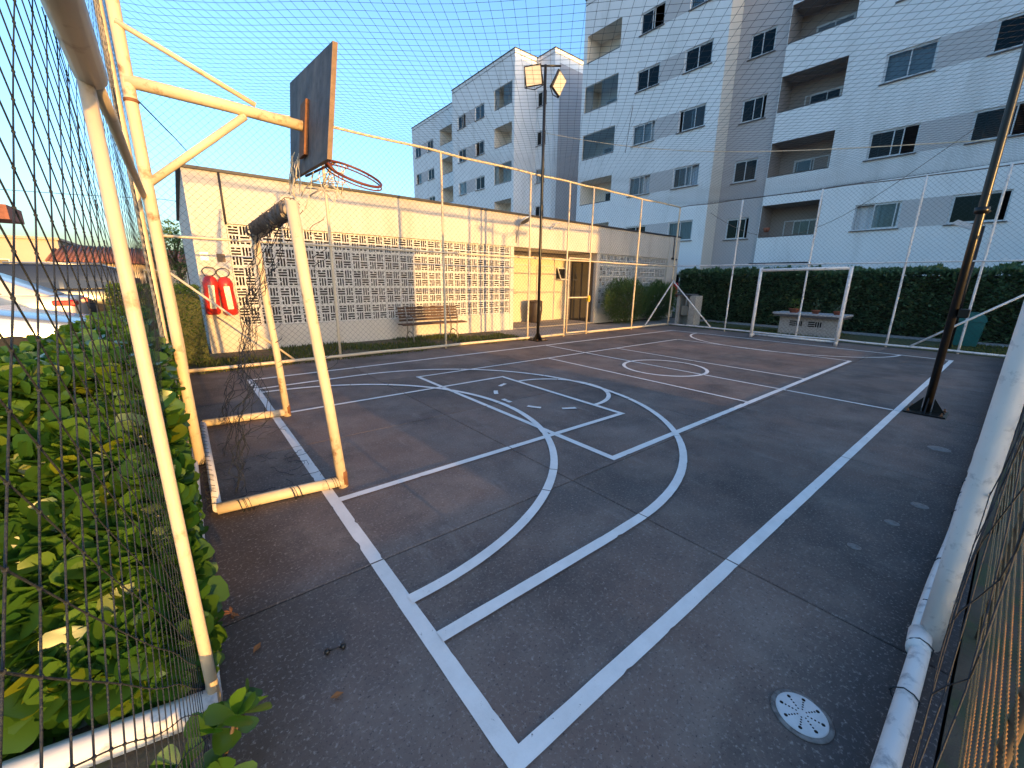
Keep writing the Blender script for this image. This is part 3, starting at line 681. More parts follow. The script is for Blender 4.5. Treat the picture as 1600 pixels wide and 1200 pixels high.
# bin under the porch
t = thing('waste_bin', 'tall dark brown waste bin standing under the clubhouse porch', 'bin', (10.28, 11.45, .05)); t.scale = (1.12, 1.12, 1.15)
b = MB(); b.lathe((0, 0, 0), [(.17, 0), (.20, .05), (.245, .45), (.235, .62), (.225, .64)], 20); b.build('body', 'bin_brown', t)
b = MB(); b.lathe((0, 0, .642), [(.245, 0), (.25, .03), (.20, .07), (0, .085)], 20); b.build('lid', 'bin_brown', t)
b = MB(); b.box((-.02, -.262, .40), (.02, -.235, .52), .006); b.build('handle', 'steel', t)

# ------------------------------------------------------------------ apartment buildings
FLO = 2.75; SILL0 = 3.83 - FLO
def wallX(x, y0, y1, z0, z1, holes, dep, m, parent, sides=True, depth_back=12.0, inner='apt_grey'):
    """wall facing -X with openings and reveals"""
    ys = sorted({y0, y1} | {v for h_ in holes for v in h_[:2]}); zs = sorted({z0, z1} | {v for h_ in holes for v in h_[2:4]}); b = MB()
    for i in range(len(ys) - 1):
        j = 0
        while j < len(zs) - 1:
            cy = (ys[i] + ys[i + 1]) / 2
            def hole(jj):
                cz = (zs[jj] + zs[jj + 1]) / 2; return any(h_[0] < cy < h_[1] and h_[2] < cz < h_[3] for h_ in holes)
            if hole(j): j += 1; continue
            k = j
            while k < len(zs) - 1 and not hole(k): k += 1
            b.quad((x, ys[i], zs[j]), (x, ys[i], zs[k]), (x, ys[i + 1], zs[k]), (x, ys[i + 1], zs[j])); j = k
    for h_ in holes:
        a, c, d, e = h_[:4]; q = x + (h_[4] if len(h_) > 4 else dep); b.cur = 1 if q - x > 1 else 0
        b.quad((x, a, d), (q, a, d), (q, a, e), (x, a, e)); b.quad((x, c, d), (x, c, e), (q, c, e), (q, c, d))
        b.quad((x, a, e), (q, a, e), (q, c, e), (x, c, e)); b.quad((x, a, d), (x, c, d), (q, c, d), (q, a, d))
    b.cur = 0
    if sides:
        X = x + depth_back
        b.quad((x, y0, z0), (X, y0, z0), (X, y0, z1), (x, y0, z1)); b.quad((x, y1, z0), (x, y1, z1), (X, y1, z1), (X, y1, z0))
        b.quad((X, y0, z0), (X, y1, z0), (X, y1, z1), (X, y0, z1))
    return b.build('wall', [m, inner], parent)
PANE = {}; FRAME = {}; CURT = {}
def window(parent, x, y0, y1, z, ht, wr, sill=True, glass='glass'):
    wdt = y1 - y0; key = (round(wdt, 2), round(ht, 2))
    if key not in FRAME:
        b = MB(); f = .045
        b.box((-.02, 0, 0), (.03, wdt, f)); b.box((-.02, 0, ht - f), (.03, wdt, ht)); b.box((-.019, 0, f), (.029, f, ht - f)); b.box((-.019, wdt - f, f), (.029, wdt, ht - f))
        FRAME[key] = b.mesh('window', 'alu_white')
        b = MB(); pw = wdt / 2 - f * .6; s = .035
        b.box((0, 0, 0), (.02, pw, s)); b.box((0, 0, ht - 2 * f - s), (.02, pw, ht - 2 * f)); b.box((0, 0, s), (.02, s, ht - 2 * f - s)); b.box((0, pw - s, s), (.02, pw, ht - 2 * f - s))
        b.cur = 1; b.quad((.008, s, s), (.008, s, ht - 2 * f - s), (.008, pw - s, ht - 2 * f - s), (.008, pw - s, s))
        for gm in ('glass', 'glass_dark'): PANE[key + (gm,)] = b.mesh('pane', ['alu_white', gm])
    w_ = link('window', FRAME[key], parent, (x + .07, y0, z))
    op = wr.choice([0, 0, 0, .25, .55, .8]); f = .045; pw = wdt / 2 - f * .6; side = wr.random() < .5
    ya = f + (op * pw if side else 0); yb = wdt - f - pw - (0 if side else op * pw)
    link('pane', PANE[key + (glass,)], w_, (0, ya, f)); link('pane', PANE[key + (glass,)], w_, (-.025, yb, f))
    if sill:
        b = MB(); b.box((-.14, -.06, -.035), (.02, wdt + .06, -.002)); b.build('sill', 'granite', w_)
    c = wr.random()
    if glass == 'glass' and c < .55:
        k = (key, int(c * 10)); cm = 'curtain_white' if c < .34 else ('curtain_blue' if c < .5 else 'curtain_grey')
        if k not in CURT:
            b = MB(); n = 26; cov = 1.0 if c < .45 else .62
            for i in range(n):
                q0 = wdt * cov * i / n; q1 = wdt * cov * (i + 1) / n; d0 = .02 * math.sin(i * 1.9); d1 = .02 * math.sin((i + 1) * 1.9)
                b.quad((.16 + d0, q0, .03), (.16 + d0, q0, ht - .02), (.16 + d1, q1, ht - .02), (.16 + d1, q1, .03))
            CURT[k] = b.mesh('curtain', cm)
        link('curtain', CURT[k], w_)
    return w_
def recess_back(parent, x, y0, y1, z0, z1, dep, m, wr):
    """back wall of a balcony with its sliding window"""
    b = MB(); b.quad((x + dep, y0, z0), (x + dep, y0, z1), (x + dep, y1, z1), (x + dep, y1, z0)); b.build('balcony_back', m, parent)
    b = MB(); b.box((x + .0, y0, z0 - .03), (x + .1, y1, z0 + .015)); b.build('balcony_coping', 'granite', parent)
def glazing(parent, x, y0, y1, z0, z1, n, wr):
    g_ = part('balcony_glazing', 'alu_white', parent, [((x + .05, y0, z0 + .016), (x + .09, y1, z0 + .05)), ((x + .05, y0, z1 - .04), (x + .09, y1, z1 - .002))])
    for i in range(n):
        if n > 2 and i == n // 2: continue
        a = y0 + (y1 - y0) * i / n; c = y0 + (y1 - y0) * (i + 1) / n
        b = MB(); b.quad((x + .06 + .01 * (i % 2), a + .01, z0 + .05), (x + .06 + .01 * (i % 2), a + .01, z1 - .04), (x + .06 + .01 * (i % 2), c - .01, z1 - .04), (x + .06 + .01 * (i % 2), c - .01, z0 + .05)); b.build('pane', 'glass', g_)
def volume(parent, x, y0, y1, roof, m, wins, balcs, rows, wr, back=12.0, bands=(), balc_inner='apt_grey', glazed=(), wh=1.04, bh=1.46, dark=()):
    holes = []
    for k in rows:
        z = SILL0 + k * FLO
        for (a, c) in wins: holes.append((a, c, z, z + wh, .16))
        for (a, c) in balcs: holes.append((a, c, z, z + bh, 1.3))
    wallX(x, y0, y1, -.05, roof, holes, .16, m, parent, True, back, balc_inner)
    b = MB(); b.box((x + .0, y0, roof - .30), (x + back, y1, roof - .25)); b.build('roof', 'dark_flash', parent)
    b = MB(); e = .05
    b.box((x - e, y0 - e, roof + .002), (x + .2, y1 + e, roof + .05)); b.box((x + .201, y0 - e, roof + .002), (x + back, y0 + .2, roof + .05)); b.box((x + .201, y1 - .2, roof + .002), (x + back, y1 + e, roof + .05))
    b.build('roof_cap', 'dark_flash', parent)
    b = MB(); b.quad((x + 3.2, y0 + .1, 0), (x + 3.2, y0 + .1, roof - .4), (x + 3.2, y1 - .1, roof - .4), (x + 3.2, y1 - .1, 0)); b.build('inner_wall', 'interior', parent)
    for k in rows:
        z = SILL0 + k * FLO
        for (a, c) in wins: window(parent, x, a, c, z, wh, wr, True, 'glass_dark' if (k, round(a, 1)) in dark or wr.random() < .55 else 'glass')
        for (a, c) in balcs:
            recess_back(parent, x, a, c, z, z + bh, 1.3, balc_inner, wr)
            if k in glazed: glazing(parent, x, a, c, z, z + bh, 2 if k == glazed[-1] else 4, wr)
            window(parent, x + 1.22, a + (c - a) * .16, a + (c - a) * .74, z + .02, .80, wr, False, wr.choice(['glass', 'glass_dark']))
        for (a, c) in bands: part('wall_band', 'apt_band', parent, [((x - .004, a + .003, z + .002), (x + .03, c - .003, z + wh - .002))])
wr = random.Random(11)
near = thing('apartment_building', 'large white apartment block filling the right background', 'building', (0, 0, 0))
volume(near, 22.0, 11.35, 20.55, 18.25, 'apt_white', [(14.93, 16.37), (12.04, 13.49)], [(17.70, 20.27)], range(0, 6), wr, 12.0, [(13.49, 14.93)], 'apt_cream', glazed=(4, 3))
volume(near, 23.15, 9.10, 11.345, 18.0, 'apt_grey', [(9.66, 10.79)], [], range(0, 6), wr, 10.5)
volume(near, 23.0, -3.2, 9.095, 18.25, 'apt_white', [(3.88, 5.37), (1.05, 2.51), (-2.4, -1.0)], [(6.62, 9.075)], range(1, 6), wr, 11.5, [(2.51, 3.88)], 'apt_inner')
part('side_trim', 'apt_cream', near, [((22.02, 11.335, 0), (23.14, 11.348, 18.2))])
part('canopy', 'dark_flash', near, [((22.4, 6.6, 2.47), (22.99, 9.08, 2.58))]); part('canopy', 'alu_white', near, [((22.4, 6.6, 2.30), (22.99, 9.08, 2.465))]); part('canopy', 'dark_flash', near, [((22.42, 6.6, 2.18), (22.99, 9.08, 2.295))])
b = MB(); b.lathe((22.95, 8.7, 4.05), [(.10, 0), (.14, .12), (.15, .2)], 12); b.build('flower_pot', 'terracotta', near)
far = thing('apartment_building', 'smaller looking white apartment block behind the floodlight pole', 'building', (0, 0, 0))
volume(far, 21.9, 27.34, 36.5, 18.25, 'apt_white', [(34.26, 35.55), (31.36, 32.72)], [(27.63, 29.92)], range(1, 6), wr, 12, [(32.72, 34.26)], 'apt_cream', glazed=(5, 3, 1))
volume(far, 22.9, 36.505, 47.0, 18.0, 'apt_white', [(42.1, 43.5), (45.0, 46.35)], [(38.3, 40.7)], range(1, 6), wr, 11, [(43.5, 45.0)], 'apt_cream', glazed=(2,))
volume(far, 24.1, 25.35, 27.335, 18.22, 'apt_white', [(26.15, 27.2)], [], range(1, 6), wr, 10)
part('side_trim', 'apt_grey', far, [((24.65, 25.335, 0), (34.0, 25.348, 17.4))])

# neighbouring buildings outside the frame on the sunset side: they shade the far end and the foreground
nb = thing('apartment_building', 'white apartment block standing beyond the right fence', 'building', (0, 0, 0))
part('wall', 'apt_white', nb, [((13.9, -24, -.05), (30.0, -9.0, 17.0))]); part('roof_cap', 'dark_flash', nb, [((13.8, -24.1, 17.01), (30.1, -8.9, 17.1))])
for k in range(6):
    for x in (16, 19, 23, 27):
        w_ = part('window', 'alu_white', nb, [((x, -8.998, 1.1 + k * 2.75), (x + 1.4, -8.96, 2.15 + k * 2.75))]); part('pane', 'dark_glass', w_, [((x + .05, -8.958, 1.15 + k * 2.75), (x + 1.35, -8.955, 2.1 + k * 2.75))])
gh = thing('service_hut', 'single storey service hut beyond the right fence', 'building', (0, 0, 0))
part('wall', 'club_wall', gh, [((2.12, -7.0, -.05), (5.62, -4.0, 3.40))]); part('roof', 'dark_flash', gh, [((2.04, -7.1, 3.402), (5.68, -3.92, 3.55))])
d_ = part('door', 'door_paint', gh, [((3.3, -3.998, 0), (4.15, -3.95, 2.1))]); part('handle', 'steel', d_, [((4.05, -3.948, 1.0), (4.09, -3.90, 1.1))])
t = thing('street_lamp', 'double armed street lamp beyond the right fence', 'street lamp', (8.78, -8.0, 0))
tubeobj('pole', [(0, 0, -.1), (0, 0, 4.45)], .05, 'steel', t)
for s in (-1, 1):
    tubeobj('arm', [(0, 0, 4.42), (s * .45, 0, 4.52)], .025, 'steel', t); b = MB(); b.box((s * .42, -.12, 4.48), (s * .95, .12, 4.60), .04); b.build('head', 'lamp_grey', t)
o = part('added_shade_wall', 'chapisco', None, [((-1.2, -1.15, -.05), (13.6, -1.0, .26))]); tag(o, 'unseen low rough wall added beyond the right fence to shade the court', 'wall')  # out of view, added to keep the low sun off the court's right side
# ------------------------------------------------------------------ basketball hoop
t = thing('basketball_hoop', 'old basketball hoop with dark wooden backboard on a cream pipe arm', 'basketball hoop', (-0.03, 4.10, 0))
tubeobj('post', wob((-.045, 0, 0.02), (-.045, 0, 3.9), .004, .6, 91), .037, 'rusty_pipe', t, 18)
tubeobj('arm', [(-.06, 0, 2.83), (.5, 0, 2.815), (1.03, 0, 2.79)], .041, 'rusty_pipe', t, 16)
tubeobj('brace', [(-.03, 0, 2.20), (.62, 0, 2.77)], .027, 'rusty_pipe', t, 12)
tubeobj('tie_bar', [(-.05, -.03, 3.16), (.70, -.02, 2.86)], .018, 'pipe', t, 10)
b = MB(); b.lathe((-.045, 0, 2.70), [(.039, 0), (.042, .005), (.042, .018), (.039, .022)], 18); b.build('clamp_band', 'rust', t)
# backboard leans a little forward
def bb(y, z, off=0.0):   # local board coords -> hoop local; z from bottom (0) to top (.78)
    return Vector((1.015 + .105 * z / .78 + off, y, 2.455 + z))
b = MB(); y0, y1 = -.66, .67; nz_, ny_ = 1, 1
for off in (0, .035): pass
CN = [Vector((1.015, -.67, 2.405)), Vector((1.03, .64, 2.48)), Vector((1.12, .655, 3.335)), Vector((1.115, -.70, 3.165))]; vs = CN + [p + Vector((.035, 0, 0)) for p in CN]
b.add(vs, [(0, 3, 2, 1), (4, 5, 6, 7)]); b.cur = 1; b.add(vs, [(0, 1, 5, 4), (1, 2, 6, 5), (2, 3, 7, 6), (3, 0, 4, 7)])
brd = b.build('backboard', ['board', 'board_edge'], t)
b = MB(); q = [bb(y, z, -.03) for y, z in ((-.09, .10), (.09, .10), (.09, .52), (-.09, .52))]; b.prism(q, (.028, 0, 0)); b.build('mounting_plate', 'rust', t)
for z in ():
    b = MB(); q = [bb(y, zz, -.022) for y, zz in ((-.60, z), (.60, z), (.60, z + .05), (-.60, z + .05))]; b.prism(q, (.020, 0, 0)); b.build('batten', 'board', t)
b = MB(); RC = Vector((1.31, -.36, 2.405)); rx, ry_ = .50, .17
ru = Vector((math.cos(ry_), 0, -math.sin(ry_))); rv = Vector((math.sin(rx) * math.sin(ry_), math.cos(rx), math.sin(rx) * math.cos(ry_)))
ring = [RC + .225 * (ru * math.cos(R(a)) + rv * math.sin(R(a))) for a in range(0, 361, 9)]
b.tube(ring, .0105, 8); b.tube([p - Vector((0, 0, .028)) for p in ring], .006, 6)
for i in range(0, 40, 5): b.tube([ring[i], ring[i] - Vector((0, 0, .028))], .004, 5)
b.build('rim', 'rim_red', t)
b = MB(); a0 = bb(-.30, .02, .04); b.tube([bb(.12, .0, .03), ring[18]], .013, 7); b.tube([bb(-.42, .02, .03), ring[24]], .013, 7); b.tube([bb(-.5, .02, .025), bb(.2, .02, .025)], .014, 7); b.tube([bb(.10, -.03, .03), ring[13]], .010, 7); b.build('rim_bracket', 'rim_red', t)
b = MB(); rn = random.Random(3)
for k in range(13):
    a = ring[10 + k] if k < 7 else ring[22 + k - 7].lerp(bb(.2, 0, .03), rn.uniform(.1, .7)); p = Vector(a); pts = [p.copy()]
    d = Vector((rn.uniform(-.03, .01), rn.uniform(.0, .05), -.045))
    for s in range(6):
        d += Vector((rn.uniform(-.02, .02), rn.uniform(-.025, .025), rn.uniform(-.01, .008))); p = p + d * .8; pts.append(p.copy())
    b.tube(pts, .0042, 5)
    if k: b.tube([pts[2], lastp[2]], .004, 5); b.tube([pts[4], lastp[4]], .004, 5)
    lastp = pts
for k in range(9):
    y = .10 + k * .045; p = bb(y, .10 + .12 * rn.random(), -.03); pts = [p.copy()]
    for s in range(6): p = p + Vector((rn.uniform(-.02, .015), rn.uniform(-.03, .03), -.05)); pts.append(p.copy())
    b.tube(pts, .0042, 5)
stuff(b.build('torn_net', 'cord', t))

# ------------------------------------------------------------------ goals
def goal(name, label, loc, y0, y1, depth, m, r_, net, xs=1, lean=(0, 0)):
    t = thing(name, label, 'goal', loc)
    H = 2.0
    for y, le in ((y0, lean[0]), (y1, lean[1])):
        tubeobj('post', [(0, y, 0), (le * .35 + .004, y, .7), (le * .7 - .004, y, 1.4), (le, y, H + .02)], [r_ * 1.05, r_, r_, r_ * 1.04], m, t, 16)
        tubeobj('ground_bar', [(0, y, .045), (-depth * xs * .5, y + .05, .048), (-depth * xs, y + .1, .045)], r_ * 1.08, m, t, 14)
        b = MB(); b.lathe((0, y, 0), [(r_ * 1.04, 0), (r_ * 1.04, .10), (r_ * 1.0, .13)], 16); b.build('rusted_foot', 'rust' if lean[0] else m, t)
    tubeobj('crossbar', [(lean[0], y0, H - .02), (sum(lean) / 2, (y0 + y1) / 2, H - .03), (lean[1], y1, H - .05)], r_, m, t, 16)
    tubeobj('back_bar', [(-depth * xs, y0 + .1, .045), (-depth * xs, y1 + .1, .045)], r_ * .75, 'pipe_white', t, 12)
    return t
t = goal('futsal_goal', 'near rusty cream goal with ragged black net and rolled net on its crossbar', (0.765, 0, 0), 3.01, 5.10, .78, 'rusty_pipe', .036, True, 1, (-.14, -.085))
b = MB(); rn = random.Random(8)
b.tube([(-.135 + i * .003, 3.10 + i * .1, 1.99 + rn.uniform(-.012, .012)) for i in range(20)], [.052 + rn.uniform(-.006, .008) for i in range(20)], 12)
for i in range(120):
    y = rn.uniform(3.08, 5.05); a = rn.uniform(0, 6.28); l = rn.uniform(.008, .03); c = Vector((-.12 + .052 * math.cos(a), y, 1.99 + .052 * math.sin(a))); o_ = Vector((math.cos(a), rn.uniform(-.8, .8), math.sin(a)))
    b.tube([c, c + o_ * l + Vector((0, .02, 0)), c + o_ * l * .6 + Vector((0, .05, -.01)), c + Vector((0, .07, -.02))], .0022, 4, cap=False)
for i in range(60):
    y = rn.uniform(3.1, 5.0); b.tube([(-.12 + .066 * math.cos(R(k * 45 + 20)), y + k * .006, 2.0 + .066 * math.sin(R(k * 45 + 20))) for k in range(9)], .003, 4, cap=False)
stuff(b.build('rolled_net', 'net_wrap', t))
b = MB()
def Pg(u, v):       # u along Y, v from crossbar down to the back bar
    s = v / 2.3; x = -.12 - .50 * s ** 1.2; z = 1.95 - 1.90 * s
    y = 3.06 + u + .10 * s; k = nvec((u * 1.1, v, 7), 2.4, .16 * (.25 + s)); k2 = nvec((u, v, 17), 6.5, .06)
    pinch = .62 * math.exp(-((s - .38) / .25) ** 2); y = y + (4.85 - y) * pinch
    return (min(.0, x + k.x + k2.x), y + k.y + k2.y, max(.012, z + k.z * .6 + k2.z))
net_strands(b, Pg, 2.0, 2.3, .15, .0022, .045, 0, 4, keep=.95, rnd=random.Random(4))
for i in range(26):                  # loose ends curling on the bars and the slab
    y = rn.uniform(3.0, 5.1); x = -rn.uniform(.05, .75); p = Vector((x, y, .02)); pts = [p.copy()]; a = rn.uniform(0, 6.28)
    for k in range(8): a += rn.uniform(-1, 1); p = p + Vector((math.cos(a) * .035, math.sin(a) * .035, rn.uniform(-.008, .010))); p.z = max(.006, p.z); pts.append(p.copy())
    b.tube(pts, .0019, 4, cap=False)
for i in range(14):                  # strands wound round the side bar and near post
    x = -rn.uniform(.05, .7); b.tube([(x + .006 * k, 3.01 + .05 * -x / .8 + .046 * math.cos(R(k * 42)), .047 + .046 * math.sin(R(k * 42))) for k in range(8)], .002, 4, cap=False)
    z = rn.uniform(.3, 1.9); yy = 5.10 if i % 3 else 3.01; b.tube([(.0475 * math.cos(R(k * 45 + 90)), yy + .0475 * math.sin(R(k * 45 + 90)), z + .02 * k) for k in range(7)], .002, 4, cap=False)
stuff(b.build('torn_net', 'net_black', t))
b = MB()
for i in range(20): 
    y = 3.12 + i * .105; b.tube([(-.80 + .038 * math.cos(R(k * 45)), y + .006 * k, .045 + .038 * math.sin(R(k * 45))) for k in range(9)], .0022, 4, cap=False)
stuff(b.build('net_binding', 'net_rope', t))
t = goal('futsal_goal', 'far small white goal in front of the dark hedge', (13.32, 0, 0), 2.93, 5.02, .45, 'pipe_white', .042, False, -1)

# ------------------------------------------------------------------ floodlight poles
def flood_pole(label, loc, H, yaw, extra=False):
    t = thing('floodlight_pole', label, 'light pole', loc)
    tubeobj('pole', [(0, 0, .01), (0, 0, 2.2), (0, 0, 4.3), (0, 0, H)], [.040, .038, .036, .034], 'pole_black', t, 14)
    b = MB(); b.box((-.19, -.19, .004), (.19, .19, .022), .004)
    for a in range(4):
        c, s = math.cos(a * math.pi / 2), math.sin(a * math.pi / 2); n_ = Vector((-s, c, 0)) * .006
        q = [Vector((c * .05, s * .05, .02)), Vector((c * .17, s * .17, .022)), Vector((c * .05, s * .05, .20))]; b.prism([p - n_ for p in q], n_ * 2)
    b.build('base_plate', 'pole_black', t)
    for sx in (-1, 1):
        for sy in (-1, 1): b = MB(); b.lathe((sx * .15, sy * .15, .02), [(.016, 0), (.016, .016), (.008, .017), (.008, .04)], 6); b.build('anchor_bolt', 'rust', t)
    u = Vector((math.cos(yaw), math.sin(yaw), 0))
    tubeobj('crossarm', [u * -.36 + Vector((0, 0, H - .02)), u * .36 + Vector((0, 0, H - .02))], .022, 'pole_black', t)
    return t, u
def floodlight(t, c, direc, roll, sz=.40):
    d = Vector(direc).normalized(); q = d.to_track_quat('Z', 'Y'); M = q.to_matrix() @ Matrix.Rotation(roll, 3, 'Z'); c = Vector(c)
    b = MB(); b.box((-sz / 2, -sz / 2, -.07), (sz / 2, sz / 2, .0), .015)
    for k in range(6): b.box((-sz * .4, -sz * .38 + k * sz * .15, -.10), (sz * .4, -sz * .38 + k * sz * .15 + .012, -.069))
    b.v = [tuple(M @ Vector(v) + c) for v in b.v]; h_ = b.build('floodlight', 'pole_black', t)
    b = MB(); b.box((-sz / 2 + .025, -sz / 2 + .025, .001), (sz / 2 - .025, sz / 2 - .025, .006)); b.v = [tuple(M @ Vector(v) + c) for v in b.v]; b.build('lens', 'lamp_glass', h_)
    b = MB(); b.tube([(-sz / 2, 0, -.04), (-sz / 2 - .02, -.2, -.05), (0, -.26, -.06), (sz / 2 + .02, -.2, -.05), (sz / 2, 0, -.04)], .012); b.v = [tuple(M @ Vector(v) + c) for v in b.v]; b.build('yoke', 'pole_black', h_)
t, u = flood_pole('black pole with two square floodlights beside the clubhouse fence', (7.37, 8.07, 0), 6.42, R(-40))
floodlight(t, (-.34, .03, 6.12), (-.62, -.72, -.36), R(8)); floodlight(t, (.36, -.12, 6.10), (.22, -.92, -.36), R(-14))
t, u = flood_pole('black light pole at the right edge of the court rising out of the picture', (7.15, .52, 0), 6.42, R(40))
floodlight(t, (-.3, .1, 6.12), (-.6, .75, -.4), 0); floodlight(t, (.32, .1, 6.1), (.6, .75, -.4), 0)
b = MB(); b.box((-.06, -.13, 1.20), (.07, -.045, 1.30), .008); b.build('junction_box', 'pole_black', t)
b = MB(); b.tube([(0, 0, 2.35), (0, 0, 2.42)], .062, 12); b.tube([(.055, -.03, 2.38), (.09, -.06, 2.38)], .012); b.build('pipe_clamp', 'pole_black', t)
t = thing('street_lamp', 'pale street lamp head on a thin post beyond the far fence', 'street lamp', (15.3, 1.02, 0))
tubeobj('pole', [(0, 0, 0), (0, 0, 2.98)], .04, 'pole_black', t); tubeobj('arm', [(0, 0, 2.95), (0, .12, 2.97)], .03, 'lamp_grey', t)
b = MB(); b.prism([(-.09, .10, 2.93), (-.09, .22, 2.93), (-.09, .55, 3.08), (-.09, .44, 3.16), (-.09, .16, 3.02)], (.18, 0, 0)); b.build('head', 'lamp_grey', t)

# ------------------------------------------------------------------ far end furniture
t = thing('masonry_counter', 'rough rendered masonry counter with two patterned vents behind the far goal', 'counter', (15.05, 4.1, 0))
part('body', 'chapisco', t, [((-.02, -.74, 0), (.55, .78, .58))], .01)
part('countertop', 'counter_top', t, [((-.20, -.92, .641), (.72, .96, .70))], .01); part('underslab', 'slab_dark', t, [((-.17, -.89, .582), (.70, .93, .64))])
b = MB()
for y0 in (.32, -.18):
    for k in range(3): b.box((-.026, y0 - .24 + .0, .30 + k * .065), (-.021, y0 - .03 + .0, .335 + k * .065)) if False else None
    for k in range(3): b.box((-.026, y0, .30 + k * .06), (-.0215, y0 + .17, .335 + k * .06))
    for k in range(3): b.box((-.026, y0 - .05 - k * .06, .30), (-.0215, y0 - .015 - k * .06, .455))
b.build('vent', 'hole', t)
def leafquad(b, c, d, n, l, w_, bend=.25):
    d = Vector(d).normalized(); s = d.cross(Vector(n)); s = s.normalized() if s.length > 1e-4 else d.orthogonal().normalized(); nn = s.cross(d); c = Vector(c)
    b.add([c, c + d * l * .5 + s * w_ * .5 + nn * bend * l * .1, c + d * l - nn * bend * l * .2, c + d * l * .5 - s * w_ * .5 + nn * bend * l * .1], [(0, 1, 2, 3)])
def potted(label, loc, r_, hh, n, sp, m):
    t = thing('potted_plant', label, 'potted plant', loc, 0, 'potted plants on the masonry counter')
    b = MB(); b.lathe((0, 0, 0), [(r_ * .7, 0), (r_ * .95, hh), (r_ * 1.05, hh), (r_ * 1.05, hh * 1.18), (r_ * .9, hh * 1.18), (r_ * .85, hh * .9), (0, hh * .9)], 18); b.build('pot', 'terracotta', t)
    b = MB(); rn = random.Random(n)
    for i in range(n):
        a = rn.uniform(0, 6.28); z = hh + rn.random() ** .8 * sp * 1.5; rr_ = sp * .7 * rn.random() ** .5; leafquad(b, (rr_ * math.cos(a), rr_ * math.sin(a), z), (math.cos(a), math.sin(a), rn.uniform(-.2, .8)), (0, 0, 1), .07, .045)
    b.build('foliage', m, t); b = MB(); b.tube([(0, 0, hh * .8), (.01, 0, hh + sp)], .008); b.build('stem', 'twig', t)
potted('largest potted plant, bright green, at the left end of the masonry counter', (15.10, 4.55, .70), .15, .11, 110, .20, 'leaf_pot')
potted('thin upright potted plant in the middle of the masonry counter', (15.12, 3.98, .70), .11, .09, 26, .20, 'leaf_hedge')
potted('smallest potted plant at the right end of the masonry counter', (15.15, 3.45, .70), .10, .09, 30, .14, 'leaf_hedge')
t = thing('water_counter', 'pale stone washstand with dark top by the far clubhouse corner', 'washstand', (15.0, 8.0, 0))
part('side_panel', 'marble', t, [((0, -.26, 0), (.5, -.02, 1.10))], .01); part('side_panel', 'marble', t, [((.02, .38, 0), (.5, .50, 1.10))], .01)
part('back_panel', 'marble', t, [((.40, -.018, 0), (.5, .378, 1.10))]); part('countertop', 'slab_dark', t, [((-.04, -.06, 1.102), (.56, .56, 1.16))], .01)
b = MB(); b.box((.06, .02, .35), (.32, .30, .72), .02); b.build('sack', 'cast_iron', t); tubeobj('pipe', [(.2, .2, .72), (.2, .2, 1.1)], .03, 'alu_white', t)
t = thing('waste_bin', 'teal rounded waste bin standing in front of the dark hedge', 'bin', (16.4, .82, 0))
b = MB(); P_ = []
for z, w_, d_ in ((.02, .21, .20), (.45, .25, .24), (.66, .26, .25)): P_.append((z, w_, d_))
for k in range(len(P_) - 1):
    (za, wa, da), (zb, wb, db) = P_[k], P_[k + 1]; A_ = [(-da, -wa, za), (da, -wa, za), (da, wa, za), (-da, wa, za)]; B_ = [(-db, -wb, zb), (db, -wb, zb), (db, wb, zb), (-db, wb, zb)]
    b.add(A_ + B_, [(j, (j + 1) % 4, 4 + (j + 1) % 4, 4 + j) for j in range(4)])
b.build('body', 'teal', t)
b = MB(); b.prism([(-.27, .28 * math.cos(R(a)), .665 + .24 * math.sin(R(a))) for a in range(0, 181, 15)], (.54, 0, 0)); b.build('lid', 'teal', t)
b = MB()
for y in (-.18, .18): b.tube([(.22, y - .02, .06), (.22, y + .02, .06)], .06, 12)
b.build('wheels', 'tyre', t)

# ------------------------------------------------------------------ foliage
def leafcloud(b, n, rnd, pos, l, w_, up=.4):
    for i in range(n):
        c, o = pos(rnd); d = Vector((o[0] + rnd.uniform(-.9, .9), o[1] + rnd.uniform(-.9, .9), o[2] + rnd.uniform(-.6, .8) * 1.0))
        leafquad(b, c, d, (rnd.uniform(-.6, .6), rnd.uniform(-.6, .6), 1), l * rnd.uniform(.6, 1.25), w_ * rnd.uniform(.7, 1.2))
def boxhedge(name, label, x0, x1, y0, y1, z1, n, l, w_, m, lump=.12, seed=1, core='lawn_soil'):
    t = thing(name, label, 'hedge', (0, 0, 0)); b = MB(); rnd = random.Random(seed)
    def pos(r):
        f = r.random(); ax = (x1 - x0), (y1 - y0)
        if f < .28: q = Vector((r.uniform(x0, x1), r.uniform(y0, y1), z1)); q.z += lump * .6 * noise.noise(Vector((q.y * .9, q.x, seed))); o = (0, 0, 1)
        elif f < .74:
            q = Vector((x0, r.uniform(y0, y1), z1 * r.random())) ; o = (-1, 0, .1)
        else:
            q = Vector((r.uniform(x0, x1), y0, z1 * r.random())); o = (0, -1, .1)
        k = noise.noise(q * 1.7 + Vector((seed, 0, 0))); k2 = noise.noise(q * 5 + Vector((seed, 9, 0)))
        dpt = -abs(r.gauss(0, .07)) + lump * (k + .5 * k2)
        return q + Vector(o) * dpt, o
    leafcloud(b, n, rnd, pos, l, w_); stuff(b.build('foliage', m, t))
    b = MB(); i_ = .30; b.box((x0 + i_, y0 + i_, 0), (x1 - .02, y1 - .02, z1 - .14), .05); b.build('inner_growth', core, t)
    return t
boxhedge('tall_hedge', 'tall dark green hedge along the foot of the white apartment block', 18.0, 19.0, -2.2, 10.2, 2.02, 46000, .15, .085, 'leaf_hedge', .22, 2)
boxhedge('clipped_hedge', 'small clipped sunlit hedge at the near corner of the clubhouse', -.9, .27, 8.9, 10.1, 1.40, 9000, .042, .026, 'leaf_hedge_lit', .06, 4)
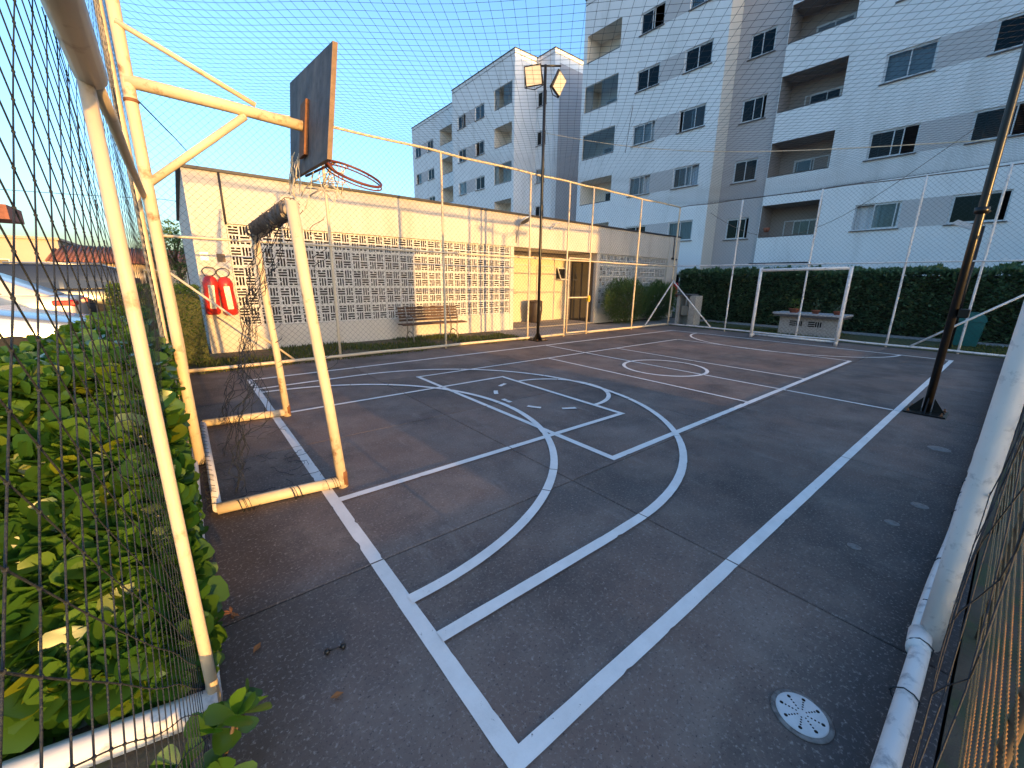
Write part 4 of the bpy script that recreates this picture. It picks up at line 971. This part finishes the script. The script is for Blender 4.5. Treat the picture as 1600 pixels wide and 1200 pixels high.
def shrub(label, c, rx, rz, n, l, w_, m, seed, grp):
    t = thing('leafy_shrub', label, 'shrub', c, 0, grp); b = MB(); rnd = random.Random(seed)
    def pos(r):
        v = Vector((r.gauss(0, 1), r.gauss(0, 1), r.gauss(0, 1))).normalized(); k = 1 + .28 * noise.noise(v * 2 + Vector((seed, 0, 0))) + .12 * noise.noise(v * 6)
        rr_ = r.uniform(.55, 1.0) * k; p = Vector((v.x * rx * rr_, v.y * .45 * rr_, rz * .52 + v.z * rz * .5 * rr_)); p.z = max(.05, p.z); return p, (v.x, v.y, v.z + .5)
    leafcloud(b, n, rnd, pos, l, w_); stuff(b.build('foliage', m, t)); b = MB()
    for k in range(6): b.tube([(0, 0, 0), (rnd.uniform(-.3, .3) * rx, rnd.uniform(-.2, .2), rz * .4), (rnd.uniform(-.7, .7) * rx, rnd.uniform(-.3, .3), rz * .75)], .012, 5)
    b.build('stems', 'twig', t)
shrub('broad bushy shrub beside the porch entrance below the far block screen', (13.55, 9.75, 0), 1.35, 1.62, 9000, .14, .03, 'leaf_shrub', 5, 'shrubs below the far block screen')
shrub('second bushy shrub nearer the far corner of the clubhouse', (15.75, 9.75, 0), 1.25, 1.55, 8500, .14, .03, 'leaf_shrub', 6, 'shrubs below the far block screen')

# clusia hedge next to the camera: thick paddle leaves in rosettes
LM = []
for k in range(5):
    b = MB(); rnd = random.Random(40 + k); n = 7; l = 1.0; cup = rnd.uniform(.04, .16); bend = rnd.uniform(-.05, .22); vs = []; fs = []
    wdt = [.05, .16, .27, .36, .40, .33, .0]; xs_ = [0, .15, .35, .58, .78, .93, 1.0]
    for i in range(n):
        z = -bend * xs_[i] ** 2
        vs += [(xs_[i], -wdt[i], z + cup * wdt[i] * 1.2), (xs_[i], 0, z - .012), (xs_[i], wdt[i], z + cup * wdt[i] * 1.2)]
    for i in range(n - 1):
        for j in (0, 1): fs.append((3 * i + j, 3 * i + 3 + j, 3 * i + 4 + j, 3 * i + 1 + j))
    LM.append((vs, fs))
def leafM(c, d, up, l):
    d = Vector(d).normalized(); s = Vector(up).cross(d); s = s.normalized() if s.length > 1e-3 else d.orthogonal().normalized(); u_ = d.cross(s)
    M = Matrix((d, s, u_)).transposed() * l; M = M.to_4x4(); M.translation = c; return M
hed = thing('clusia_hedge', 'lush hedge of glossy paddle shaped leaves outside the near fence', 'hedge', (0, 0, 0))
rnd = random.Random(21); leaves = []
CAMP = Vector((0, 0, 1.55))
def hz(x, y):
    h_ = 1.05 - .12 * max(0, min(1, (-x - .45) / .5)) + .07 * noise.noise(Vector((x * 1.4, y * 1.1, 0))) + .05 * noise.noise(Vector((x * 4, y * 4, 2)))
    fr = .17 + .80 * (y - 1.64 - .25 * (-x - .1)) + .08 * noise.noise(Vector((x * 3, y * 3, 8)))      # the hedge slopes down to the ground pipe
    return max(.06, min(h_, fr))
def rosette(p, ax, n, l):
    ax = Vector(ax).normalized(); a0 = rnd.uniform(0, 6.28); u_ = ax.orthogonal().normalized(); v_ = ax.cross(u_)
    for k in range(n):
        a = a0 + k * 2.4; tilt = .35 + .75 * k / n
        d = (ax * (1.15 - tilt) + (u_ * math.cos(a) + v_ * math.sin(a)) * tilt).normalized()
        leaves.append((p + ax * .02 * (n - k) / n, d, ax, l * rnd.uniform(.75, 1.2)))
twigs = MB()
for i in range(5200):
    if i < 2200: y = 1.64 + 1.5 * rnd.random(); x = -.16 - .95 * rnd.random()
    else: y = 1.75 + 6.3 * rnd.random() ** 1.2; x = -.16 - .85 * rnd.random()
    if y < 1.66 + .25 * (-x - .1): continue
    top = hz(x, y); sl = top < .95
    if i % 5 < 3: p = Vector((x, y, top * rnd.uniform(.84, 1.05))); ax = (rnd.uniform(-.3, .5), rnd.uniform(-.9, .0) if sl else rnd.uniform(-.5, .3), 1); l = .060
    else:
        x = -.155 - abs(rnd.gauss(0, .07)); p = Vector((x, y, top * rnd.random())); ax = (rnd.uniform(.1, .9), rnd.uniform(-.8, .2), rnd.uniform(.2, .9)); l = .040
    rosette(p, ax, rnd.randint(4, 6), l * rnd.uniform(.65, 1.45) * (1.55 if y < 2.6 else 1.2))
    if i % 4 == 0 and p.z > .15: b0 = Vector((p.x - .10, p.y + rnd.uniform(-.05, .15), p.z - min(p.z, .22))); twigs.tube([b0, b0.lerp(p, .6) + Vector((.01, 0, .02)), p], .0028, 4)
for i in range(420):
    x = -.14 - .85 * rnd.random() ** 1.1; p = Vector((x, 1.645 + .25 * (-x - .1) + abs(rnd.gauss(0, .08)), rnd.uniform(.03, .26)))
    rosette(p, (rnd.uniform(-.2, .5), rnd.uniform(-.9, -.2), rnd.uniform(.3, 1)), rnd.randint(3, 5), .066 * rnd.uniform(.8, 1.2))
leaves.sort(key=lambda q: (q[0] - CAMP).length)
def infront(q):
    d = q[0] - CAMP; return d.x * .608 + d.y * .755 - d.z * .247 > .25
vis = [q for q in leaves if infront(q)]; rest_hidden = [q for q in leaves if not infront(q)]
LMESH = []
for vs, fs in LM:
    b = MB(); b.add(vs, fs, True); LMESH.append(b.mesh('leaf', 'leaf_clusia_single'))
for i, q in enumerate(vis[:300]):
    o = link('leaf', LMESH[i % 5], hed); o.matrix_world = leafM(*q)
b = MB()
for i, q in enumerate(vis[300:]):
    M = leafM(*q); vs, fs = LM[i % 5]; b.add([M @ Vector(v) for v in vs], fs, True)
stuff(b.build('foliage', 'leaf_clusia', hed)); stuff(twigs.build('branches', 'twig', hed))
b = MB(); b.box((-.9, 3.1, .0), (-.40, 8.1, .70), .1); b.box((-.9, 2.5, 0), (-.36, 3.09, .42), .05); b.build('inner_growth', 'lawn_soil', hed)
# loose sprig at the foot of the fence corner
sp = thing('clusia_sprig', 'young leafy sprig growing at the foot of the white ground pipe', 'plant', (0, 0, 0))
leaves = []
for c, ax in (((-.115, 1.32, .17), (.2, -.3, 1)), ((-.06, 1.28, .22), (.5, -.2, 1)), ((-.20, 1.30, .12), (-.3, -.4, .9)), ((-.04, 1.36, .13), (.6, .3, .7)), ((-.12, 1.24, .08), (0, -.6, .6))): rosette(Vector(c), ax, 6, .085)
for i, q in enumerate(leaves): o = link('leaf', LMESH[i % 5], sp); o.matrix_world = leafM(*q)
b = MB()
for c in ((-.115, 1.32, .17), (-.06, 1.28, .22), (-.20, 1.30, .12), (-.04, 1.36, .13)): b.tube([(-.12, 1.34, 0), (c[0] * .6 - .05, c[1], c[2] * .6), c], .006, 5)
b.build('stem', 'twig', sp)
# fallen leaves on the slab
for i, (x, y, lab) in enumerate([(-.03, 2.05, 'rust coloured fallen palm leaflet beside the near fence post'), (.02, 1.75, 'small pale fallen leaf just below the rust coloured leaflet'), (.22, 1.35, 'brown fallen leaf at the foot of the fence corner')]):
    b = MB(); rr_ = random.Random(i)
    for k in range(7 if i == 0 else 1): a = rr_.uniform(0, 6.28); leafquad(b, (0, 0, .006 + .002 * k), (math.cos(a), math.sin(a), .15), (0, 0, 1), .05, .016 if i == 0 else .03)
    o = b.build('fallen_leaf', 'dry_leaf', None, (x, y, .002)); tag(o, lab, 'leaf')
b = MB(); b.tube([(0, 0, .012), (.055, -.012, .012)], .0035, 6); b.lathe((-.004, 0, 0), [(.008, 0), (.012, .008), (.010, .020), (0, .022)], 8); b.lathe((.058, -.013, 0), [(.008, 0), (.012, .008), (.010, .020), (0, .022)], 8)
o = b.build('dropped_bolt', 'hose_black', None, (.27, 1.56, .001)); tag(o, 'tiny black bolt lying on the slab near the end line', 'bolt')

# ------------------------------------------------------------------ cars
def car(name, label, loc, rz, Lc, prof, roof, m, tail=None, wid=1.72, glass=None, wheels=(.17, .82), wr_=.31):
    """prof: lower body outline (x along length, z); roof: greenhouse outline"""
    t = thing(name, label, 'car', loc, rz)
    def shell(poly, w0, w1, zsplit, mm, nm):
        b = MB(); n = len(poly); vs = []
        for s, wf in ((-1, 1), (1, 1)):
            for (x, z) in poly:
                k = w0 + (w1 - w0) * max(0, min(1, (z - zsplit) / .6)); vs.append((x, s * k / 2, z))
        for s in (-1, 1):
            for (x, z) in poly:
                k = w0 + (w1 - w0) * max(0, min(1, (z - zsplit) / .6)); vs.append((x * .985 + .01, s * (k / 2 - .06), z + (.02 if z > .6 else 0)))
        fs = [tuple(range(n))[::-1], tuple(range(n, 2 * n))]
        for j in range(n): fs.append((j, (j + 1) % n, n + (j + 1) % n, n + j))
        b.add(vs[:2 * n], fs); o = b.build(nm, mm, t)
        md = o.modifiers.new('bevel', 'BEVEL'); md.width = .05; md.segments = 3; md.limit_method = 'ANGLE'
        for p in o.data.polygons: p.use_smooth = True
        return o
    shell(prof, wid, wid - .06, .6, m, 'body'); shell(roof, wid - .10, wid - .42, .92, m, 'cabin')
    def side_glass(poly, s):
        b = MB(); vs = []
        for (x, z) in poly:
            k = (wid - .10) + (-.32) * max(0, min(1, (z - .92) / .6)); vs.append((x, s * (k / 2 + .006), z))
        b.add(vs, [tuple(range(len(poly)))] if s > 0 else [tuple(range(len(poly)))[::-1]]); return b.build('side_window', 'dark_glass', t)
    for s in (-1, 1):
        for gpoly in glass: side_glass(gpoly, s)
        for x in wheels:
            b = MB(); b.lathe((x * Lc, s * (wid / 2 - .20), wr_), [(wr_ * .62, 0), (wr_ * .95, 0), (wr_, .03), (wr_, .17), (wr_ * .95, .205), (wr_ * .62, .205)], 22, Vector((0, s, 0))); o = b.build('wheel', 'tyre', t)
            b = MB(); b.lathe((x * Lc, s * (wid / 2 - .20), wr_), [(wr_ * .62, .16), (wr_ * .55, .19), (.05, .18), (0, .19)], 16, Vector((0, s, 0))); b.build('rim', 'steel', o)
        if tail: 
            b = MB(); b.box((tail[0], s * (wid / 2 - .32), tail[1]), (tail[2], s * (wid / 2 + .004), tail[3]), .03); b.build('tail_light', 'tail_red', t)
        b = MB(); b.box((Lc * .34, s * (wid / 2 - .003), .80), (Lc * .38, s * (wid / 2 + .02), .83)); b.build('door_handle', 'steel', t)
    b = MB(); b.box((-.02, -wid / 2 + .1, .30), (.12, wid / 2 - .1, .50), .03); b.build('rear_bumper', m, t)
    return t
# origin at the rear bumper, nose towards +x local
sed_p = [(0, .32), (0, .82), (.05, .98), (.75, 1.02), (3.2, .94), (4.15, .74), (4.28, .55), (4.25, .28), (.1, .26)]
sed_r = [(.30, 1.0), (1.15, 1.44), (1.6, 1.48), (2.3, 1.45), (3.15, .96)]
sed_g = [[(.92, 1.04), (1.30, 1.38), (1.85, 1.41), (1.9, 1.03)], [(1.98, 1.03), (1.95, 1.41), (2.30, 1.38), (2.85, 1.0)]]
car('parked_car', 'white sedan with red tail light parked behind the leafy hedge', (-1.72, 12.9, .14), R(180), 4.28, sed_p, sed_r, 'car_white', (-.03, .80, .30, .93), 1.72, sed_g)
car('parked_car', 'silver car in front of the white sedan with only its bonnet showing', (-5.35, 9.25, .14), 0, 4.28, sed_p, sed_r, 'car_silver', (-.03, .74, .22, .92), 1.72, sed_g)
suv_p = [(0, .40), (0, 1.0), (.04, 1.06), (3.2, 1.05), (4.25, .95), (4.4, .62), (4.38, .36), (.1, .34)]
suv_r = [(.05, 1.05), (.22, 1.62), (.5, 1.69), (2.2, 1.66), (2.6, 1.60), (3.3, 1.04)]
suv_g = [[(.28, 1.10), (.40, 1.56), (1.25, 1.58), (1.25, 1.08)], [(1.33, 1.08), (1.33, 1.58), (2.1, 1.56), (2.1, 1.07)], [(2.18, 1.07), (2.18, 1.56), (2.5, 1.52), (3.0, 1.07)]]
t = car('parked_car', 'dark sport utility car with rear spare wheel behind the white sedan', (-1.05, 16.2, .14), R(180), 4.4, suv_p, suv_r, 'car_black', (-.03, .85, .1, 1.05), 1.8, suv_g, wr_=.36)
b = MB(); b.lathe((-.20, 0, .98), [(.20, 0), (.36, .01), (.38, .05), (.38, .14), (.34, .19)], 24, Vector((1, 0, 0))); b.build('spare_wheel', 'tyre', t)
tubeobj('roof_rail', [(.5, .6, 1.72), (2.2, .6, 1.69)], .02, 'steel', t); tubeobj('roof_rail', [(.5, -.6, 1.72), (2.2, -.6, 1.69)], .02, 'steel', t)

# ------------------------------------------------------------------ left background
t = thing('beige_house', 'low beige house with flat parapet and water tank beyond the parked cars', 'house', (0, 0, 0))
part('wall', 'beige_wall', t, [((-22, 32, 0), (-4.6, 40, 3.30))]); part('parapet', 'beige_wall', t, [((-22.1, 31.9, 3.302), (-4.5, 40.1, 3.42))])
part('tank_house', 'beige_wall', t, [((-9.5, 33, 3.43), (-7.2, 35.5, 4.95))]); part('tank_roof', 'roof_tile', t, [((-7.18, 32.9, 4.25), (-6.2, 35.6, 4.95))])
for x in (-7.0, -10.2): w_ = part('window', 'alu_white', t, [((x, 31.96, 1.9), (x + .6, 31.998, 2.3))]); part('pane', 'dark_glass', w_, [((x + .04, 31.95, 1.94), (x + .56, 31.957, 2.26))])
t = thing('red_roofed_house', 'low house with reddish tiled roof beyond the dark car', 'house', (0, 0, 0))
part('wall', 'beige_wall', t, [((-4.4, 30, 0), (2.0, 36, 2.25))])
b = MB(); b.prism([(-4.8, 29.4, 2.2), (-4.8, 36.5, 2.2), (-4.8, 33, 3.1)], (7.2, 0, 0)); b.build('roof', 'roof_tile', t)
b = MB()
for i in range(46): b.tube([(-4.75 + i * .155, 29.38, 2.21), (-4.75 + i * .155, 32.98, 3.12)], .05, 6)
stuff(b.build('roof_tiles', 'roof_tile', t))
for x in (-3.4, -1.4, .4): w_ = part('window', 'alu_white', t, [((x, 29.96, 1.0), (x + 1.0, 29.998, 1.9))]); part('pane', 'dark_glass', w_, [((x + .05, 29.95, 1.05), (x + .95, 29.957, 1.85))])
def tree(label, c, H, rx, n, seed, m='leaf_shrub'):
    t = thing('tree', label, 'tree', c); rnd = random.Random(seed); b = MB(); b.tube([(0, 0, 0), (.05, 0, H * .3), (0, .05, H * .55), (.05, 0, H * .8)], [.12, .09, .06, .02], 8)
    for k in range(6): a = k * 1.05; b.tube([(0, 0, H * (.35 + .05 * k)), (rx * .4 * math.cos(a), rx * .4 * math.sin(a), H * (.5 + .05 * k)), (rx * .75 * math.cos(a), rx * .75 * math.sin(a), H * (.6 + .05 * k))], [.05, .03, .012], 6)
    b.build('trunk', 'bark', t); b = MB()
    cl = [(Vector((rnd.gauss(0, .45) * rx, rnd.gauss(0, .45) * rx, H * rnd.uniform(.4, .92))), rnd.uniform(.25, .5) * rx) for _ in range(16)]
    def pos(r):
        c_, q = r.choice(cl); v = Vector((r.gauss(0, 1), r.gauss(0, 1), r.gauss(0, 1))).normalized(); return c_ + v * q * r.uniform(.5, 1), v
    leafcloud(b, n, rnd, pos, .12, .06); stuff(b.build('crown', m, t)); return t
tree('small leafy tree between the red roofed house and the clubhouse end wall', (.05, 22.5, .1), 3.7, .9, 2600, 3)
tree('round tree beyond the beige house at the far left', (-2.6, 44, 0), 4.2, 1.6, 2200, 9)
# overhead service wire and fence corner wires
o = tubeobj('service_wire', [(-.05, 4.15, 2.75), (.2, 6.2, 3.02), (.62, CY, 3.62)], .005, 'net_black', None, 5); tag(o, 'thin black wire from the hoop post to the clubhouse roof', 'wire')
o = tubeobj('overhead_wire', [(-60 + i * 6, 52, 8.5 - .6 * math.sin(math.pi * (i % 5) / 5)) for i in range(21)], .025, 'net_black', None, 5); tag(o, 'distant overhead wire crossing the sky at the left', 'wire')
